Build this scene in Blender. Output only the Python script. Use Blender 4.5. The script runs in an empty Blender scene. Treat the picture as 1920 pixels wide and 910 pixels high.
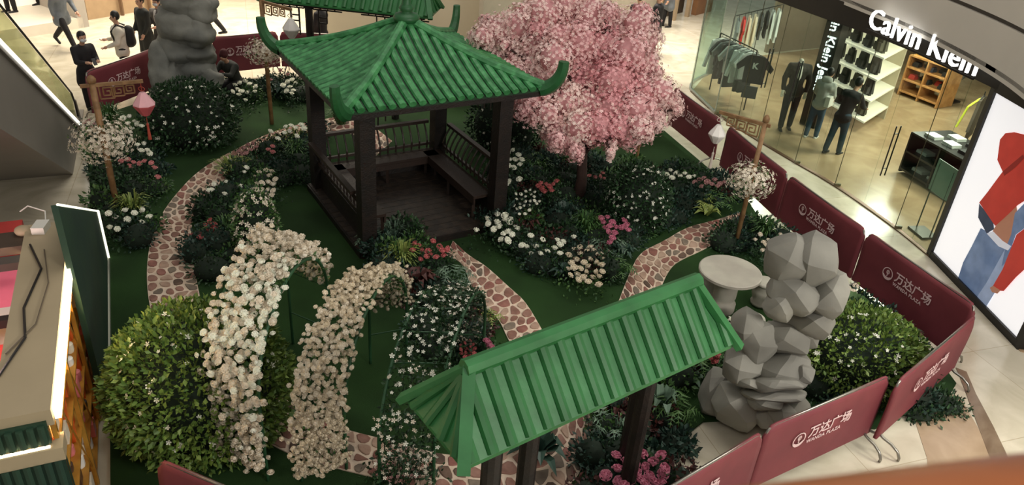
import bpy, bmesh, math, random
import numpy as np
from mathutils import Vector, Matrix, Euler, noise
random.seed(7); rng = np.random.default_rng(7)
S = bpy.context.scene; COL = S.collection
PI = math.pi
# ---------------------------------------------------------------- camera
CF, CPITCH, CROLL, CH = 1455.728, 0.5190980, 0.0821909, 6.5     # focal length in pixels of a 1920 wide frame
def cam_axes():
    F = np.array([0, math.cos(CPITCH), -math.sin(CPITCH)]); R = np.array([1., 0, 0]); U = np.cross(R, F)
    c, s = math.cos(CROLL), math.sin(CROLL)
    return c*R + s*U, -s*R + c*U, F
CR, CU, CFW = cam_axes()
cam_data = bpy.data.cameras.new('camera'); cam = bpy.data.objects.new('camera', cam_data); COL.objects.link(cam)
cam.matrix_world = Matrix(((CR[0], CU[0], -CFW[0], 0), (CR[1], CU[1], -CFW[1], 0), (CR[2], CU[2], -CFW[2], CH), (0, 0, 0, 1)))
cam_data.sensor_fit = 'HORIZONTAL'; cam_data.sensor_width = 36; cam_data.lens = 36*CF/1920
cam_data.clip_start = .05; cam_data.clip_end = 200
cam_data.dof.use_dof = True; cam_data.dof.focus_distance = 11; cam_data.dof.aperture_fstop = 4.5
S.cycles.transparent_max_bounces = 20
S.camera = cam
S.view_settings.view_transform = 'Standard'; S.view_settings.look = 'None'
S.view_settings.gamma = 1; S.view_settings.use_curve_mapping = False
S.view_settings.exposure = 0.1
# ---------------------------------------------------------------- world and main lights
w = bpy.data.worlds.new('hall'); S.world = w; w.use_nodes = True
w.node_tree.nodes['Background'].inputs[0].default_value = (.95, .90, .83, 1)
w.node_tree.nodes['Background'].inputs[1].default_value = .27
def area(name, loc, target, size, power, color=(1, .95, .88), sy=None, spread=PI):
    l = bpy.data.lights.new(name, 'AREA'); l.energy = power; l.color = color; l.size = size; l.spread = spread
    if sy: l.shape = 'RECTANGLE'; l.size_y = sy
    o = bpy.data.objects.new(name, l); COL.objects.link(o); o.location = loc
    o.rotation_euler = (Vector(target)-Vector(loc)).to_track_quat('-Z', 'Y').to_euler(); return o
area('atrium_light', (0, 12, 15), (0, 11, 0), 10, 560, sy=8)
area('gallery_light', (9.5, -1.5, 7.5), (3.5, 7, 0), 4, 900, sy=2)
area('near_gallery_light', (-1, -2, 11), (-1, 7, 0), 6, 200, sy=2)
area('far_hall_light', (-9, 23, 7), (-9, 22, 0), 9, 900, (1, .88, .72), sy=5, spread=1.9)
area('right_hall_light', (8.5, 7.5, 6.8), (7.6, 8, 0), 2.5, 330, (1, .95, .85), sy=5, spread=2.2)
area('mid_hall_light', (1.5, 26, 7), (1.5, 25, 0), 8, 900, (1, .92, .82), sy=4, spread=1.9)

# ---------------------------------------------------------------- pixel helpers (photo frame 1920 x 910)
def ray(u, v): return CFW + CR*(u-960)/CF - CU*(v-455)/CF
def G(u, v, z=0.):
    d = ray(u, v); t = (z-CH)/d[2]; return Vector((t*d[0], t*d[1], z))
def onplane(u, v, p, n):
    d = ray(u, v); n = np.array(n, float); t = ((np.array(p, float)-np.array([0, 0, CH]))@n)/(d@n)
    return Vector(np.array([0, 0, CH])+t*d)
def at_y(u, v, y): return onplane(u, v, (0, y, 0), (0, 1, 0))
def proj(P):
    d = np.array(P, float)-np.array([0, 0, CH]); z = d@CFW
    return 960+CF*(d@CR)/z, 455-CF*(d@CU)/z
def zat(x, y, v):
    lo, hi = -1., 6.4
    for _ in range(40):
        m = (lo+hi)/2
        if proj((x, y, m))[1] > v: lo = m
        else: hi = m
    return (lo+hi)/2
def pxm(P): return CF/((np.array(P, float)-np.array([0, 0, CH]))@CFW)      # pixels per metre at P

# ---------------------------------------------------------------- materials
def lin(c):
    return tuple(((x/255)/12.92 if x/255 <= .04045 else ((x/255+.055)/1.055)**2.4) for x in c)+(1,)
_M = {}
def mat(name, rgb, rough=.6, var=.12, scale=6., metal=0., emit=0., bump=0., island=0., rgb2=None, trans=0., alpha=1., coat=0., bscale=None, spec=None):
    if name in _M: return _M[name]
    m = bpy.data.materials.new(name); m.use_nodes = True; nt = m.node_tree; N = nt.nodes; L = nt.links
    b = N['Principled BSDF']; c = lin(rgb)
    b.inputs['Roughness'].default_value = rough; b.inputs['Metallic'].default_value = metal
    if spec is not None: b.inputs['Specular IOR Level'].default_value = spec
    tc = N.new('ShaderNodeTexCoord'); no = N.new('ShaderNodeTexNoise'); no.inputs['Scale'].default_value = scale
    no.inputs['Detail'].default_value = 4; L.new(tc.outputs['Object'], no.inputs['Vector'])
    mr = N.new('ShaderNodeMapRange'); mr.inputs[1].default_value = .3; mr.inputs[2].default_value = .7
    mr.inputs[3].default_value = 1-var; mr.inputs[4].default_value = 1+var; L.new(no.outputs['Fac'], mr.inputs[0])
    hsv = N.new('ShaderNodeHueSaturation'); L.new(mr.outputs[0], hsv.inputs['Value'])
    if rgb2:
        mx = N.new('ShaderNodeMix'); mx.data_type = 'RGBA'; mx.inputs[6].default_value = c; mx.inputs[7].default_value = lin(rgb2)
        if island:
            g = N.new('ShaderNodeNewGeometry'); L.new(g.outputs['Random Per Island'], mx.inputs[0])
        else:
            n2 = N.new('ShaderNodeTexNoise'); n2.inputs['Scale'].default_value = scale*.45; L.new(tc.outputs['Object'], n2.inputs['Vector'])
            r2 = N.new('ShaderNodeMapRange'); r2.inputs[1].default_value = .4; r2.inputs[2].default_value = .6; L.new(n2.outputs['Fac'], r2.inputs[0]); L.new(r2.outputs[0], mx.inputs[0])
        L.new(mx.outputs[2], hsv.inputs['Color'])
    else: hsv.inputs['Color'].default_value = c
    L.new(hsv.outputs[0], b.inputs['Base Color'])
    if bump:
        bn = N.new('ShaderNodeBump'); bn.inputs['Strength'].default_value = bump; bn.inputs['Distance'].default_value = .02
        nb = N.new('ShaderNodeTexNoise'); nb.inputs['Scale'].default_value = bscale or scale*3; nb.inputs['Detail'].default_value = 5
        L.new(tc.outputs['Object'], nb.inputs['Vector']); L.new(nb.outputs['Fac'], bn.inputs['Height']); L.new(bn.outputs[0], b.inputs['Normal'])
    if emit:
        b.inputs['Emission Color'].default_value = c; b.inputs['Emission Strength'].default_value = emit
    if trans: b.inputs['Transmission Weight'].default_value = trans; b.inputs['IOR'].default_value = 1.1
    if alpha < 1: b.inputs['Alpha'].default_value = alpha
    if coat: b.inputs['Coat Weight'].default_value = coat
    _M[name] = m; return m
def glass(name, rgb, rough=.05, mixf=.8, gloss=True):
    if name in _M: return _M[name]
    m = bpy.data.materials.new(name); m.use_nodes = True; N = m.node_tree.nodes; L = m.node_tree.links
    N.remove(N['Principled BSDF']); out = N['Material Output']
    t = N.new('ShaderNodeBsdfTransparent'); t.inputs[0].default_value = lin(rgb)
    g = N.new('ShaderNodeBsdfGlossy'); g.inputs['Roughness'].default_value = rough; g.inputs[0].default_value = (.9, .95, .95, 1)
    mx = N.new('ShaderNodeMixShader'); f = N.new('ShaderNodeLayerWeight'); p = N.new('ShaderNodeMath'); p.operation = 'POWER'; p.inputs[1].default_value = 5; p2 = N.new('ShaderNodeMath'); p2.operation = 'MULTIPLY_ADD'; p2.inputs[1].default_value = .35; p2.inputs[2].default_value = .025
    L.new(f.outputs['Facing'], p.inputs[0]); L.new(p.outputs[0], p2.inputs[0]); L.new(p2.outputs[0], mx.inputs[0]); L.new(t.outputs[0], mx.inputs[1]); L.new(g.outputs[0], mx.inputs[2]); L.new(mx.outputs[0], out.inputs[0])
    _M[name] = m; return m

# ---------------------------------------------------------------- mesh builder
class MB:
    def __init__(s): s.v = []; s.f = []; s.m = []
    def add(s, vs, fs, mi=0):
        o = len(s.v); s.v += [tuple(p) for p in vs]; s.f += [tuple(i+o for i in f) for f in fs]; s.m += [mi]*len(fs); return s
    def box(s, c, d, rz=0., mi=0, R=None):
        hx, hy, hz = d[0]/2, d[1]/2, d[2]/2
        P = [Vector((x, y, z)) for z in (-hz, hz) for y in (-hy, hy) for x in (-hx, hx)]
        M = R if R is not None else Matrix.Rotation(rz, 3, 'Z')
        return s.add([M@p+Vector(c) for p in P], [(0, 2, 3, 1), (4, 5, 7, 6), (0, 1, 5, 4), (2, 6, 7, 3), (0, 4, 6, 2), (1, 3, 7, 5)], mi)
    def beam(s, a, b, wd, ht, mi=0):
        a = Vector(a); b = Vector(b); d = b-a; L = d.length; x = d.normalized(); up = Vector((0, 0, 1))
        if abs(x.z) > .95: up = Vector((0, 1, 0))
        y = up.cross(x).normalized(); z = x.cross(y); R = Matrix((x, y, z)).transposed()
        return s.box((a+b)/2, (L, wd, ht), mi=mi, R=R)
    def tube(s, pts, r, n=8, mi=0, cap=True, flat=1.):
        pts = [Vector(p) for p in pts]; k = len(pts)
        rr = r if isinstance(r, (list, tuple)) else [r]*k
        vs = []; up = Vector((0, 0, 1)); py = None
        for i, p in enumerate(pts):
            t = (pts[min(i+1, k-1)]-pts[max(i-1, 0)]).normalized()
            if py is None:
                y = up.cross(t)
                if y.length < .05: y = Vector((0, 1, 0)).cross(t)
            else: y = py-t*py.dot(t)
            y.normalize(); py = y; z = t.cross(y)
            for j in range(n):
                a = 2*PI*j/n; vs.append(p+y*math.cos(a)*rr[i]+z*math.sin(a)*rr[i]*flat)
        fs = [(i*n+j, i*n+(j+1) % n, (i+1)*n+(j+1) % n, (i+1)*n+j) for i in range(k-1) for j in range(n)]
        if cap: fs += [tuple(range(n))[::-1], tuple((k-1)*n+j for j in range(n))]
        return s.add(vs, fs, mi)
    def lathe(s, prof, n=24, c=(0, 0, 0), mi=0):
        vs = []
        for r, z in prof:
            for j in range(n): a = 2*PI*j/n; vs.append((c[0]+r*math.cos(a), c[1]+r*math.sin(a), c[2]+z))
        k = len(prof)
        fs = [(i*n+j, i*n+(j+1) % n, (i+1)*n+(j+1) % n, (i+1)*n+j) for i in range(k-1) for j in range(n)]
        fs += [tuple(range(n))[::-1], tuple((k-1)*n+j for j in range(n))]
        return s.add(vs, fs, mi)
    def prism(s, poly, z0, z1, mi=0, T=None):
        n = len(poly); P = [Vector((x, y, z0)) for x, y in poly]+[Vector((x, y, z1)) for x, y in poly]
        if T is not None: P = [T@p for p in P]
        return s.add(P, [tuple(range(n))[::-1], tuple(range(n, 2*n))]+[(i, (i+1) % n, n+(i+1) % n, n+i) for i in range(n)], mi)
    def slab(s, pts, off, mi=0):
        off = Vector(off); n = len(pts); P = [Vector(p) for p in pts]; P += [p+off for p in P]
        return s.add(P, [tuple(range(n))[::-1], tuple(range(n, 2*n))]+[(i, (i+1) % n, n+(i+1) % n, n+i) for i in range(n)], mi)
    def ball(s, c, r, n=8, k=6, mi=0):
        rx, ry, rz = r if isinstance(r, (list, tuple)) else (r, r, r)
        prof = [(math.sin(PI*(i+.12)/(k+.24)), -math.cos(PI*(i+.12)/(k+.24))) for i in range(k+1)]; vs = []
        for q, z in prof:
            for j in range(n): a = 2*PI*j/n; vs.append((c[0]+rx*q*math.cos(a), c[1]+ry*q*math.sin(a), c[2]+rz*z))
        fs = [(i*n+j, i*n+(j+1) % n, (i+1)*n+(j+1) % n, (i+1)*n+j) for i in range(k) for j in range(n)]
        fs += [tuple(range(n))[::-1], tuple(k*n+j for j in range(n))]
        return s.add(vs, fs, mi)
    def mesh(s, name, mats, smooth=False):
        me = bpy.data.meshes.new(name); me.from_pydata(s.v, [], s.f)
        for m in (mats if isinstance(mats, (list, tuple)) else [mats]): me.materials.append(m)
        if any(s.m): me.polygons.foreach_set('material_index', s.m)
        if smooth: me.polygons.foreach_set('use_smooth', [True]*len(s.f))
        me.update(); return me
    def build(s, name, mats, parent=None, smooth=False, loc=None, label=None):
        return link(name, s.mesh(name, mats, smooth), parent, loc, label)
def link(name, me, parent=None, loc=None, label=None, rot=None):
    """mesh coordinates and loc are world coordinates when parent is an unrotated thing made by thing()"""
    o = bpy.data.objects.new(name, me); COL.objects.link(o)
    if parent is not None:
        o.parent = parent
        if parent.name in WORLDP: o.matrix_parent_inverse = Matrix.Translation(parent.location).inverted()
    if loc is not None: o.location = loc
    if rot is not None: o.rotation_euler = rot
    if label: o['label'] = label
    return o
WORLDP = set()        # things whose parts are written in world coordinates
def wthing(*a, **k): o = thing(*a, **k); WORLDP.add(o.name); return o
def thing(name, label, cat, loc=(0, 0, 0), rz=0., group=None):
    o = bpy.data.objects.new(name, None); COL.objects.link(o); o.location = loc; o.rotation_euler = (0, 0, rz)
    o.empty_display_size = .1; o['label'] = label; o['category'] = cat
    if group: o['group'] = group
    return o
def tag(o, label, cat, group=None):
    o['label'] = label; o['category'] = cat
    if group: o['group'] = group
    return o
def struct(o): o['kind'] = 'structure'; return o
def stuff(o): o['kind'] = 'stuff'; return o
def dup(o, parent=None):
    c = o.copy(); COL.objects.link(c); c.parent = parent
    for ch in o.children: dup(ch, c)
    return c
def soup(name, V, Fc, mats, parent=None, mi=None, loc=None, smooth=False):
    """V (n,3) array, Fc (m,k) int array of equal sized faces"""
    me = bpy.data.meshes.new(name); n, k = Fc.shape
    me.vertices.add(len(V)); me.vertices.foreach_set('co', np.asarray(V, np.float32).ravel())
    me.loops.add(n*k); me.loops.foreach_set('vertex_index', Fc.astype(np.int32).ravel())
    me.polygons.add(n); me.polygons.foreach_set('loop_start', np.arange(0, n*k, k, dtype=np.int32))
    try: me.polygons.foreach_set('loop_total', np.full(n, k, np.int32))
    except Exception: pass
    for m in (mats if isinstance(mats, (list, tuple)) else [mats]): me.materials.append(m)
    if mi is not None: me.polygons.foreach_set('material_index', np.asarray(mi, np.int32))
    if smooth: me.polygons.foreach_set('use_smooth', np.ones(n, bool))
    me.update(calc_edges=True); return link(name, me, parent, loc)
def rotmats(nrm, spin=None):
    """frames whose z axis is nrm, with random spin"""
    n = nrm/np.maximum(np.linalg.norm(nrm, axis=1, keepdims=True), 1e-6); k = len(n)
    a = np.tile(np.array([0., 0, 1]), (k, 1)); a[np.abs(n[:, 2]) > .9] = [1, 0, 0]
    x = np.cross(a, n); x /= np.linalg.norm(x, axis=1, keepdims=True); y = np.cross(n, x)
    s = rng.uniform(0, 2*PI, k) if spin is None else spin
    c_, s_ = np.cos(s)[:, None], np.sin(s)[:, None]
    return np.stack([x*c_+y*s_, -x*s_+y*c_, n], axis=2)
def scatter(tv, tf, P, R, sc):
    tv = np.asarray(tv, float); tf = np.asarray(tf); k = len(P)
    V = np.einsum('nij,kj->nki', R, tv)*np.asarray(sc).reshape(-1, 1, 1)+P[:, None, :]
    Fc = tf[None]+(np.arange(k)*len(tv))[:, None, None]
    return V.reshape(-1, 3), Fc.reshape(-1, tf.shape[1])
LEAF = ([(0, 0, 0), (.28, .5, .1), (0, 1, -.06), (-.28, .5, .1)], [(0, 1, 2), (0, 2, 3)])
PETAL5 = ([(0, 0, 0)]+[(math.cos(a)*r, math.sin(a)*r, z) for k in range(5) for a, r, z in ((2*PI*k/5-.42, .75, .22), (2*PI*k/5, 1., .34), (2*PI*k/5+.42, .75, .22))],
          [f for k in range(5) for f in ((0, 1+3*k, 2+3*k), (0, 2+3*k, 3+3*k))])
BLADE = ([(-.02, 0, 0), (.02, 0, 0), (.018, 0, .5), (-.018, 0, .5), (.01, .12, .85), (-.01, .12, .85), (0, .3, 1.05)], None)
def ell_pts(n, c, r, zmin=-.2, jit=.08):
    d = rng.normal(size=(int(n*2.2)+8, 3)); d /= np.linalg.norm(d, axis=1, keepdims=True); d = d[d[:, 2] > zmin][:n]
    q = d*(1+rng.uniform(-jit*1.6, jit, (len(d), 1)))
    return np.array(c)+q*np.array(r), d/np.array(r)
M = dict(
 leaf_dark=mat('leaf_dark', (20, 44, 24), .55, .2, island=1, rgb2=(44, 78, 40)),
 leaf_mid=mat('leaf_mid', (40, 78, 38), .55, .2, island=1, rgb2=(84, 118, 58)),
 leaf_lime=mat('leaf_lime', (96, 122, 52), .55, .2, island=1, rgb2=(150, 160, 84)),
 leaf_deep=mat('leaf_deep', (22, 44, 36), .5, .2, island=1, rgb2=(44, 74, 60)),
 leaf_red=mat('leaf_red', (52, 24, 22), .55, .2, island=1, rgb2=(84, 40, 34)),
 leaf_grey=mat('leaf_grey', (70, 96, 80), .6, .2, island=1, rgb2=(104, 128, 104)),
 leaf_lit=mat('leaf_lit', (74, 106, 44), .5, .2, island=1, rgb2=(124, 146, 66)),  # brighter leaf tone, light falling on the round bushes put into the colour
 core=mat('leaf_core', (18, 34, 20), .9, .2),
 stem=mat('stem', (52, 70, 36), .7, .2), stem_dry=mat('dry_stem', (110, 100, 62), .7, .2),
 white=mat('petal_white', (228, 232, 214), .55, .05, island=1, rgb2=(244, 242, 228)),
 cream=mat('petal_cream', (214, 200, 172), .55, .05, island=1, rgb2=(234, 222, 200)),
 blush=mat('petal_blush', (218, 204, 182), .55, .05, island=1, rgb2=(238, 230, 212)),
 pink=mat('petal_pink', (186, 112, 112), .55, .1, island=1, rgb2=(208, 140, 138)),
 rose=mat('petal_rose', (172, 82, 84), .55, .1, island=1, rgb2=(198, 112, 110)),
 mauve=mat('petal_mauve', (176, 92, 118), .55, .1, island=1, rgb2=(198, 122, 142)),
 dusty=mat('petal_dusty', (148, 106, 108), .6, .1, island=1, rgb2=(182, 138, 132)),
)
# ================================================================ SETTING
def marble(name, c1, c2, rough=.18, tile=1.6, joint=.006, rot=-.35):
    m = bpy.data.materials.new(name); m.use_nodes = True; N = m.node_tree.nodes; L = m.node_tree.links; b = N['Principled BSDF']
    tc = N.new('ShaderNodeTexCoord'); mp = N.new('ShaderNodeMapping'); mp.inputs['Rotation'].default_value = (0, 0, rot); L.new(tc.outputs['Object'], mp.inputs[0])
    n1 = N.new('ShaderNodeTexNoise'); n1.inputs['Scale'].default_value = 1.3; n1.inputs['Detail'].default_value = 8; n1.inputs['Distortion'].default_value = 1.5; L.new(tc.outputs['Object'], n1.inputs['Vector'])
    r = N.new('ShaderNodeValToRGB'); r.color_ramp.elements[0].position = .35; r.color_ramp.elements[0].color = lin(c1); r.color_ramp.elements[1].position = .68; r.color_ramp.elements[1].color = lin(c2); L.new(n1.outputs['Fac'], r.inputs[0])
    br = N.new('ShaderNodeTexBrick'); br.offset = 0; br.inputs['Scale'].default_value = 1; br.inputs['Brick Width'].default_value = tile; br.inputs['Row Height'].default_value = tile
    br.inputs['Mortar Size'].default_value = joint; br.inputs['Color1'].default_value = (1, 1, 1, 1); br.inputs['Color2'].default_value = (.93, .93, .93, 1); br.inputs['Mortar'].default_value = (.72, .68, .62, 1)
    L.new(mp.outputs[0], br.inputs['Vector'])
    mx = N.new('ShaderNodeMix'); mx.data_type = 'RGBA'; mx.blend_type = 'MULTIPLY'; mx.inputs[0].default_value = 1; L.new(r.outputs[0], mx.inputs[6]); L.new(br.outputs['Color'], mx.inputs[7])
    L.new(mx.outputs[2], b.inputs['Base Color']); b.inputs['Roughness'].default_value = rough; return m
struct(MB().slab([(-30, -6, -.2), (30, -6, -.2), (30, 45, -.2), (-30, 45, -.2)], (0, 0, .2)).build('floor', marble('mall_marble', (192, 184, 162), (216, 208, 188))))
def flat(name, pts, z0, z1, m):
    o = MB().slab([(p[0], p[1], z0) for p in pts], (0, 0, z1-z0)).build(name, m); return struct(o)
def smooth_poly(pts, it=2, closed=True):
    P = [Vector((p[0], p[1])) for p in pts]
    for _ in range(it):
        Q = []; n = len(P)
        for i in range(n if closed else n-1):
            a, b = P[i], P[(i+1) % n]; Q += [a*.75+b*.25, a*.25+b*.75]
        if not closed: Q = [P[0]]+Q+[P[-1]]
        P = Q
    return P
# inlaid floor bands at the right
tan = marble('tan_marble', (160, 138, 112), (178, 156, 130), .2, tile=6)
brown = marble('brown_marble', (112, 94, 76), (140, 122, 102), .22, tile=7)
flat('trim_1', [G(1713, 783), G(1760, 735), G(1800, 745), G(1832, 800), G(1870, 870), G(1900, 960), G(1745, 960), G(1738, 860)], .0, .004, tan)
flat('trim_2', [G(1792, 690), G(1812, 698), G(1830, 740), G(1862, 800), G(1886, 850), G(1925, 950), G(1890, 950), G(1856, 860), G(1830, 790), G(1808, 730)], .004, .007, brown)
# turf
turf_m = mat('turf', (34, 58, 27), .9, .15, 1.6, bump=.5, bscale=160, rgb2=(40, 68, 31), spec=.2)
turf_px = [(207, 740), (204, 490), (172, 380), (160, 262), (200, 215), (330, 172), (430, 150), (560, 150), (760, 170), (955, 206), (1060, 240),
           (1245, 247), (1340, 328), (1398, 374), (1438, 432), (1475, 458), (1640, 578), (1752, 668), (1792, 722), (1775, 752), (1700, 778), (1640, 806),
           (1440, 798), (1375, 789), (1318, 793), (1280, 822), (1255, 880), (1240, 960), (1230, 1200), (215, 1200), (208, 910)]
turf_poly = [G(*q) for q in turf_px]
struct(MB().slab([(p.x, p.y, 0) for p in turf_poly], (0, 0, .03)).build('turf', turf_m))
# ---------------------------------------------------------------- flagstone paths
stone_ms = [mat('flagstone_brown', (130, 92, 78), .75, .2, 9, bump=.3, rgb2=(150, 112, 98)), mat('flagstone_rust', (132, 84, 74), .75, .2, 9, bump=.3, rgb2=(152, 104, 92)),
            mat('flagstone_grey', (108, 96, 84), .75, .2, 9, bump=.3, rgb2=(130, 116, 100)), mat('flagstone_sand', (160, 130, 112), .75, .15, 9, bump=.3, rgb2=(180, 152, 132)),
            mat('flagstone_dark', (84, 66, 54), .75, .2, 9, bump=.3, rgb2=(106, 84, 70))]
mortar_m = mat('path_mortar', (206, 184, 162), .9, .12, 8, bump=.4, rgb2=(222, 202, 182))
def resample(L, step):
    P = [Vector((p[0], p[1])) for p in L]; d = [0]
    for a, b in zip(P, P[1:]): d.append(d[-1]+(b-a).length)
    n = max(2, int(d[-1]/step)); out = []
    for i in range(n+1):
        s = d[-1]*i/n; j = max(k for k in range(len(d)) if d[k] <= s+1e-9); j = min(j, len(P)-2)
        t = (s-d[j])/max(d[j+1]-d[j], 1e-6); out.append(P[j].lerp(P[j+1], t))
    return out
def clip(poly, a, b, c):           # keep a*x+b*y<=c
    out = []; n = len(poly)
    for i in range(n):
        p, q = poly[i], poly[(i+1) % n]; fp = a*p[0]+b*p[1]-c; fq = a*q[0]+b*q[1]-c
        if fp <= 0: out.append(p)
        if fp*fq < 0: t = fp/(fp-fq); out.append((p[0]+(q[0]-p[0])*t, p[1]+(q[1]-p[1])*t))
    return out
def make_path(outer, inner, cell=.2, z=.045, zb=.03, name='garden_path', gp_=(.013, .022)):
    A = smooth_poly([G(*q) for q in outer], 2, False); B = smooth_poly([G(*q) for q in inner], 2, False)
    A = resample(A, .1); n = len(A)-1
    Bp = resample(B, .05); B = [Bp[int(round(i*(len(Bp)-1)/n))] for i in range(n+1)]
    L = sum(((A[i+1]+B[i+1])/2-(A[i]+B[i])/2).length for i in range(n)); Wd = sum((A[i]-B[i]).length for i in range(n+1))/(n+1)
    base = MB(); vs = [(p.x, p.y, zb-.02) for p in A]+[(p.x, p.y, zb-.02) for p in B]+[(p.x, p.y, z) for p in A]+[(p.x, p.y, z) for p in B]; k = n+1
    fs = [(2*k+i, 3*k+i, 3*k+i+1, 2*k+i+1) for i in range(n)]+[(i, 2*k+i, 2*k+i+1, i+1) for i in range(n)]+[(k+i, k+i+1, 3*k+i+1, 3*k+i) for i in range(n)]
    fs += [(0, k, 3*k, 2*k), (n, 2*k+n, 3*k+n, k+n)]
    base.add(vs, fs); P = struct(base.build(name, mortar_m))
    def mp(s, t):
        x = min(max(s/L*n, 0), n-1e-4); i = int(x); f = x-i; a = A[i].lerp(A[i+1], f); b = B[i].lerp(B[i+1], f); return a.lerp(b, min(max(t/Wd, 0), 1))
    ns = int(L/cell); ntt = max(2, int(round(Wd/cell))); seeds = []
    for i in range(ns):
        for j in range(ntt):
            seeds.append(((i+.5+random.uniform(-.36, .36))*L/ns, (j+.5*(i % 2)*.6+.35+random.uniform(-.34, .34))*Wd/ntt))
    cnt = 0; rest = MB()
    for si in seeds:
        near = [q for q in seeds if q is not si and abs(q[0]-si[0]) < cell*2.6 and abs(q[1]-si[1]) < cell*2.6]
        poly = [(max(si[0]-.3, .01), .012), (min(si[0]+.3, L-.01), .012), (min(si[0]+.3, L-.01), Wd-.012), (max(si[0]-.3, .01), Wd-.012)]
        for q in near:
            a, b = q[0]-si[0], q[1]-si[1]; d = math.hypot(a, b); g = random.uniform(*gp_)
            poly = clip(poly, a/d, b/d, (a*(q[0]+si[0])/2+b*(q[1]+si[1])/2)/d-g)
            if len(poly) < 3: break
        if len(poly) < 3: continue
        pp = []                      # cut corners so that stones look rounded
        for i in range(len(poly)):
            a, b = poly[i], poly[(i+1) % len(poly)]
            for t in (.26, .74): pp.append((a[0]+(b[0]-a[0])*t, a[1]+(b[1]-a[1])*t))
        W = [mp(*q) for q in pp]; c = sum(W, Vector((0, 0)))/len(W)
        if sum((q-c).length for q in W)/len(W) < .03: continue
        h = z+random.uniform(.008, .018); m = len(W); mb = MB()
        vs = [(q.x, q.y, z-.01) for q in W]+[(q.x, q.y, h-.004) for q in W]+[((q-c).x*.88+c.x, (q-c).y*.88+c.y, h) for q in W]
        fs = [(i, (i+1) % m, m+(i+1) % m, m+i) for i in range(m)]+[(m+i, m+(i+1) % m, 2*m+(i+1) % m, 2*m+i) for i in range(m)]+[tuple(range(2*m, 3*m))]
        mm = random.choices(stone_ms, (4, 2.4, 2.4, 3.2, 1.6))[0]
        if cnt < 300: mb.add(vs, fs); mb.build('stone', mm, P); cnt += 1
        else: rest.add(vs, fs)
    if rest.v: stuff(rest.build('stone', stone_ms[0], P))
    return P
p1 = make_path([(735, 268), (700, 240), (655, 219), (590, 230), (510, 250), (430, 290), (370, 325), (320, 380), (290, 430), (276, 490), (277, 560), (292, 620), (330, 675), (400, 740), (455, 800), (520, 848), (600, 876), (720, 905)],
          [(700, 300), (682, 268), (655, 250), (610, 255), (535, 278), (460, 315), (410, 348), (375, 388), (357, 430), (362, 490), (375, 560), (388, 620), (430, 670), (489, 714), (543, 755), (600, 790), (649, 812), (720, 829)], .185, gp_=(.017, .03))
p2 = make_path([(837, 483), (869, 497), (883, 546), (906, 577), (934, 600), (954, 646), (985, 700), (1010, 750), (1035, 780)],
          [(849, 456), (877, 483), (911, 503), (957, 546), (986, 571), (1017, 626), (1050, 680), (1080, 730), (1100, 765)], .17, z=.047)
p3 = make_path([(1385, 402), (1334, 419), (1288, 429), (1241, 458), (1199, 477), (1180, 515), (1161, 565), (1135, 630), (1095, 720), (1040, 800), (980, 835), (869, 863), (800, 852), (722, 829)],
          [(1412, 413), (1376, 437), (1326, 469), (1265, 496), (1249, 519), (1241, 538), (1215, 600), (1165, 700), (1110, 780), (1095, 900), (1000, 960), (880, 960), (800, 925), (722, 905)], .19, z=.043)
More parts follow.
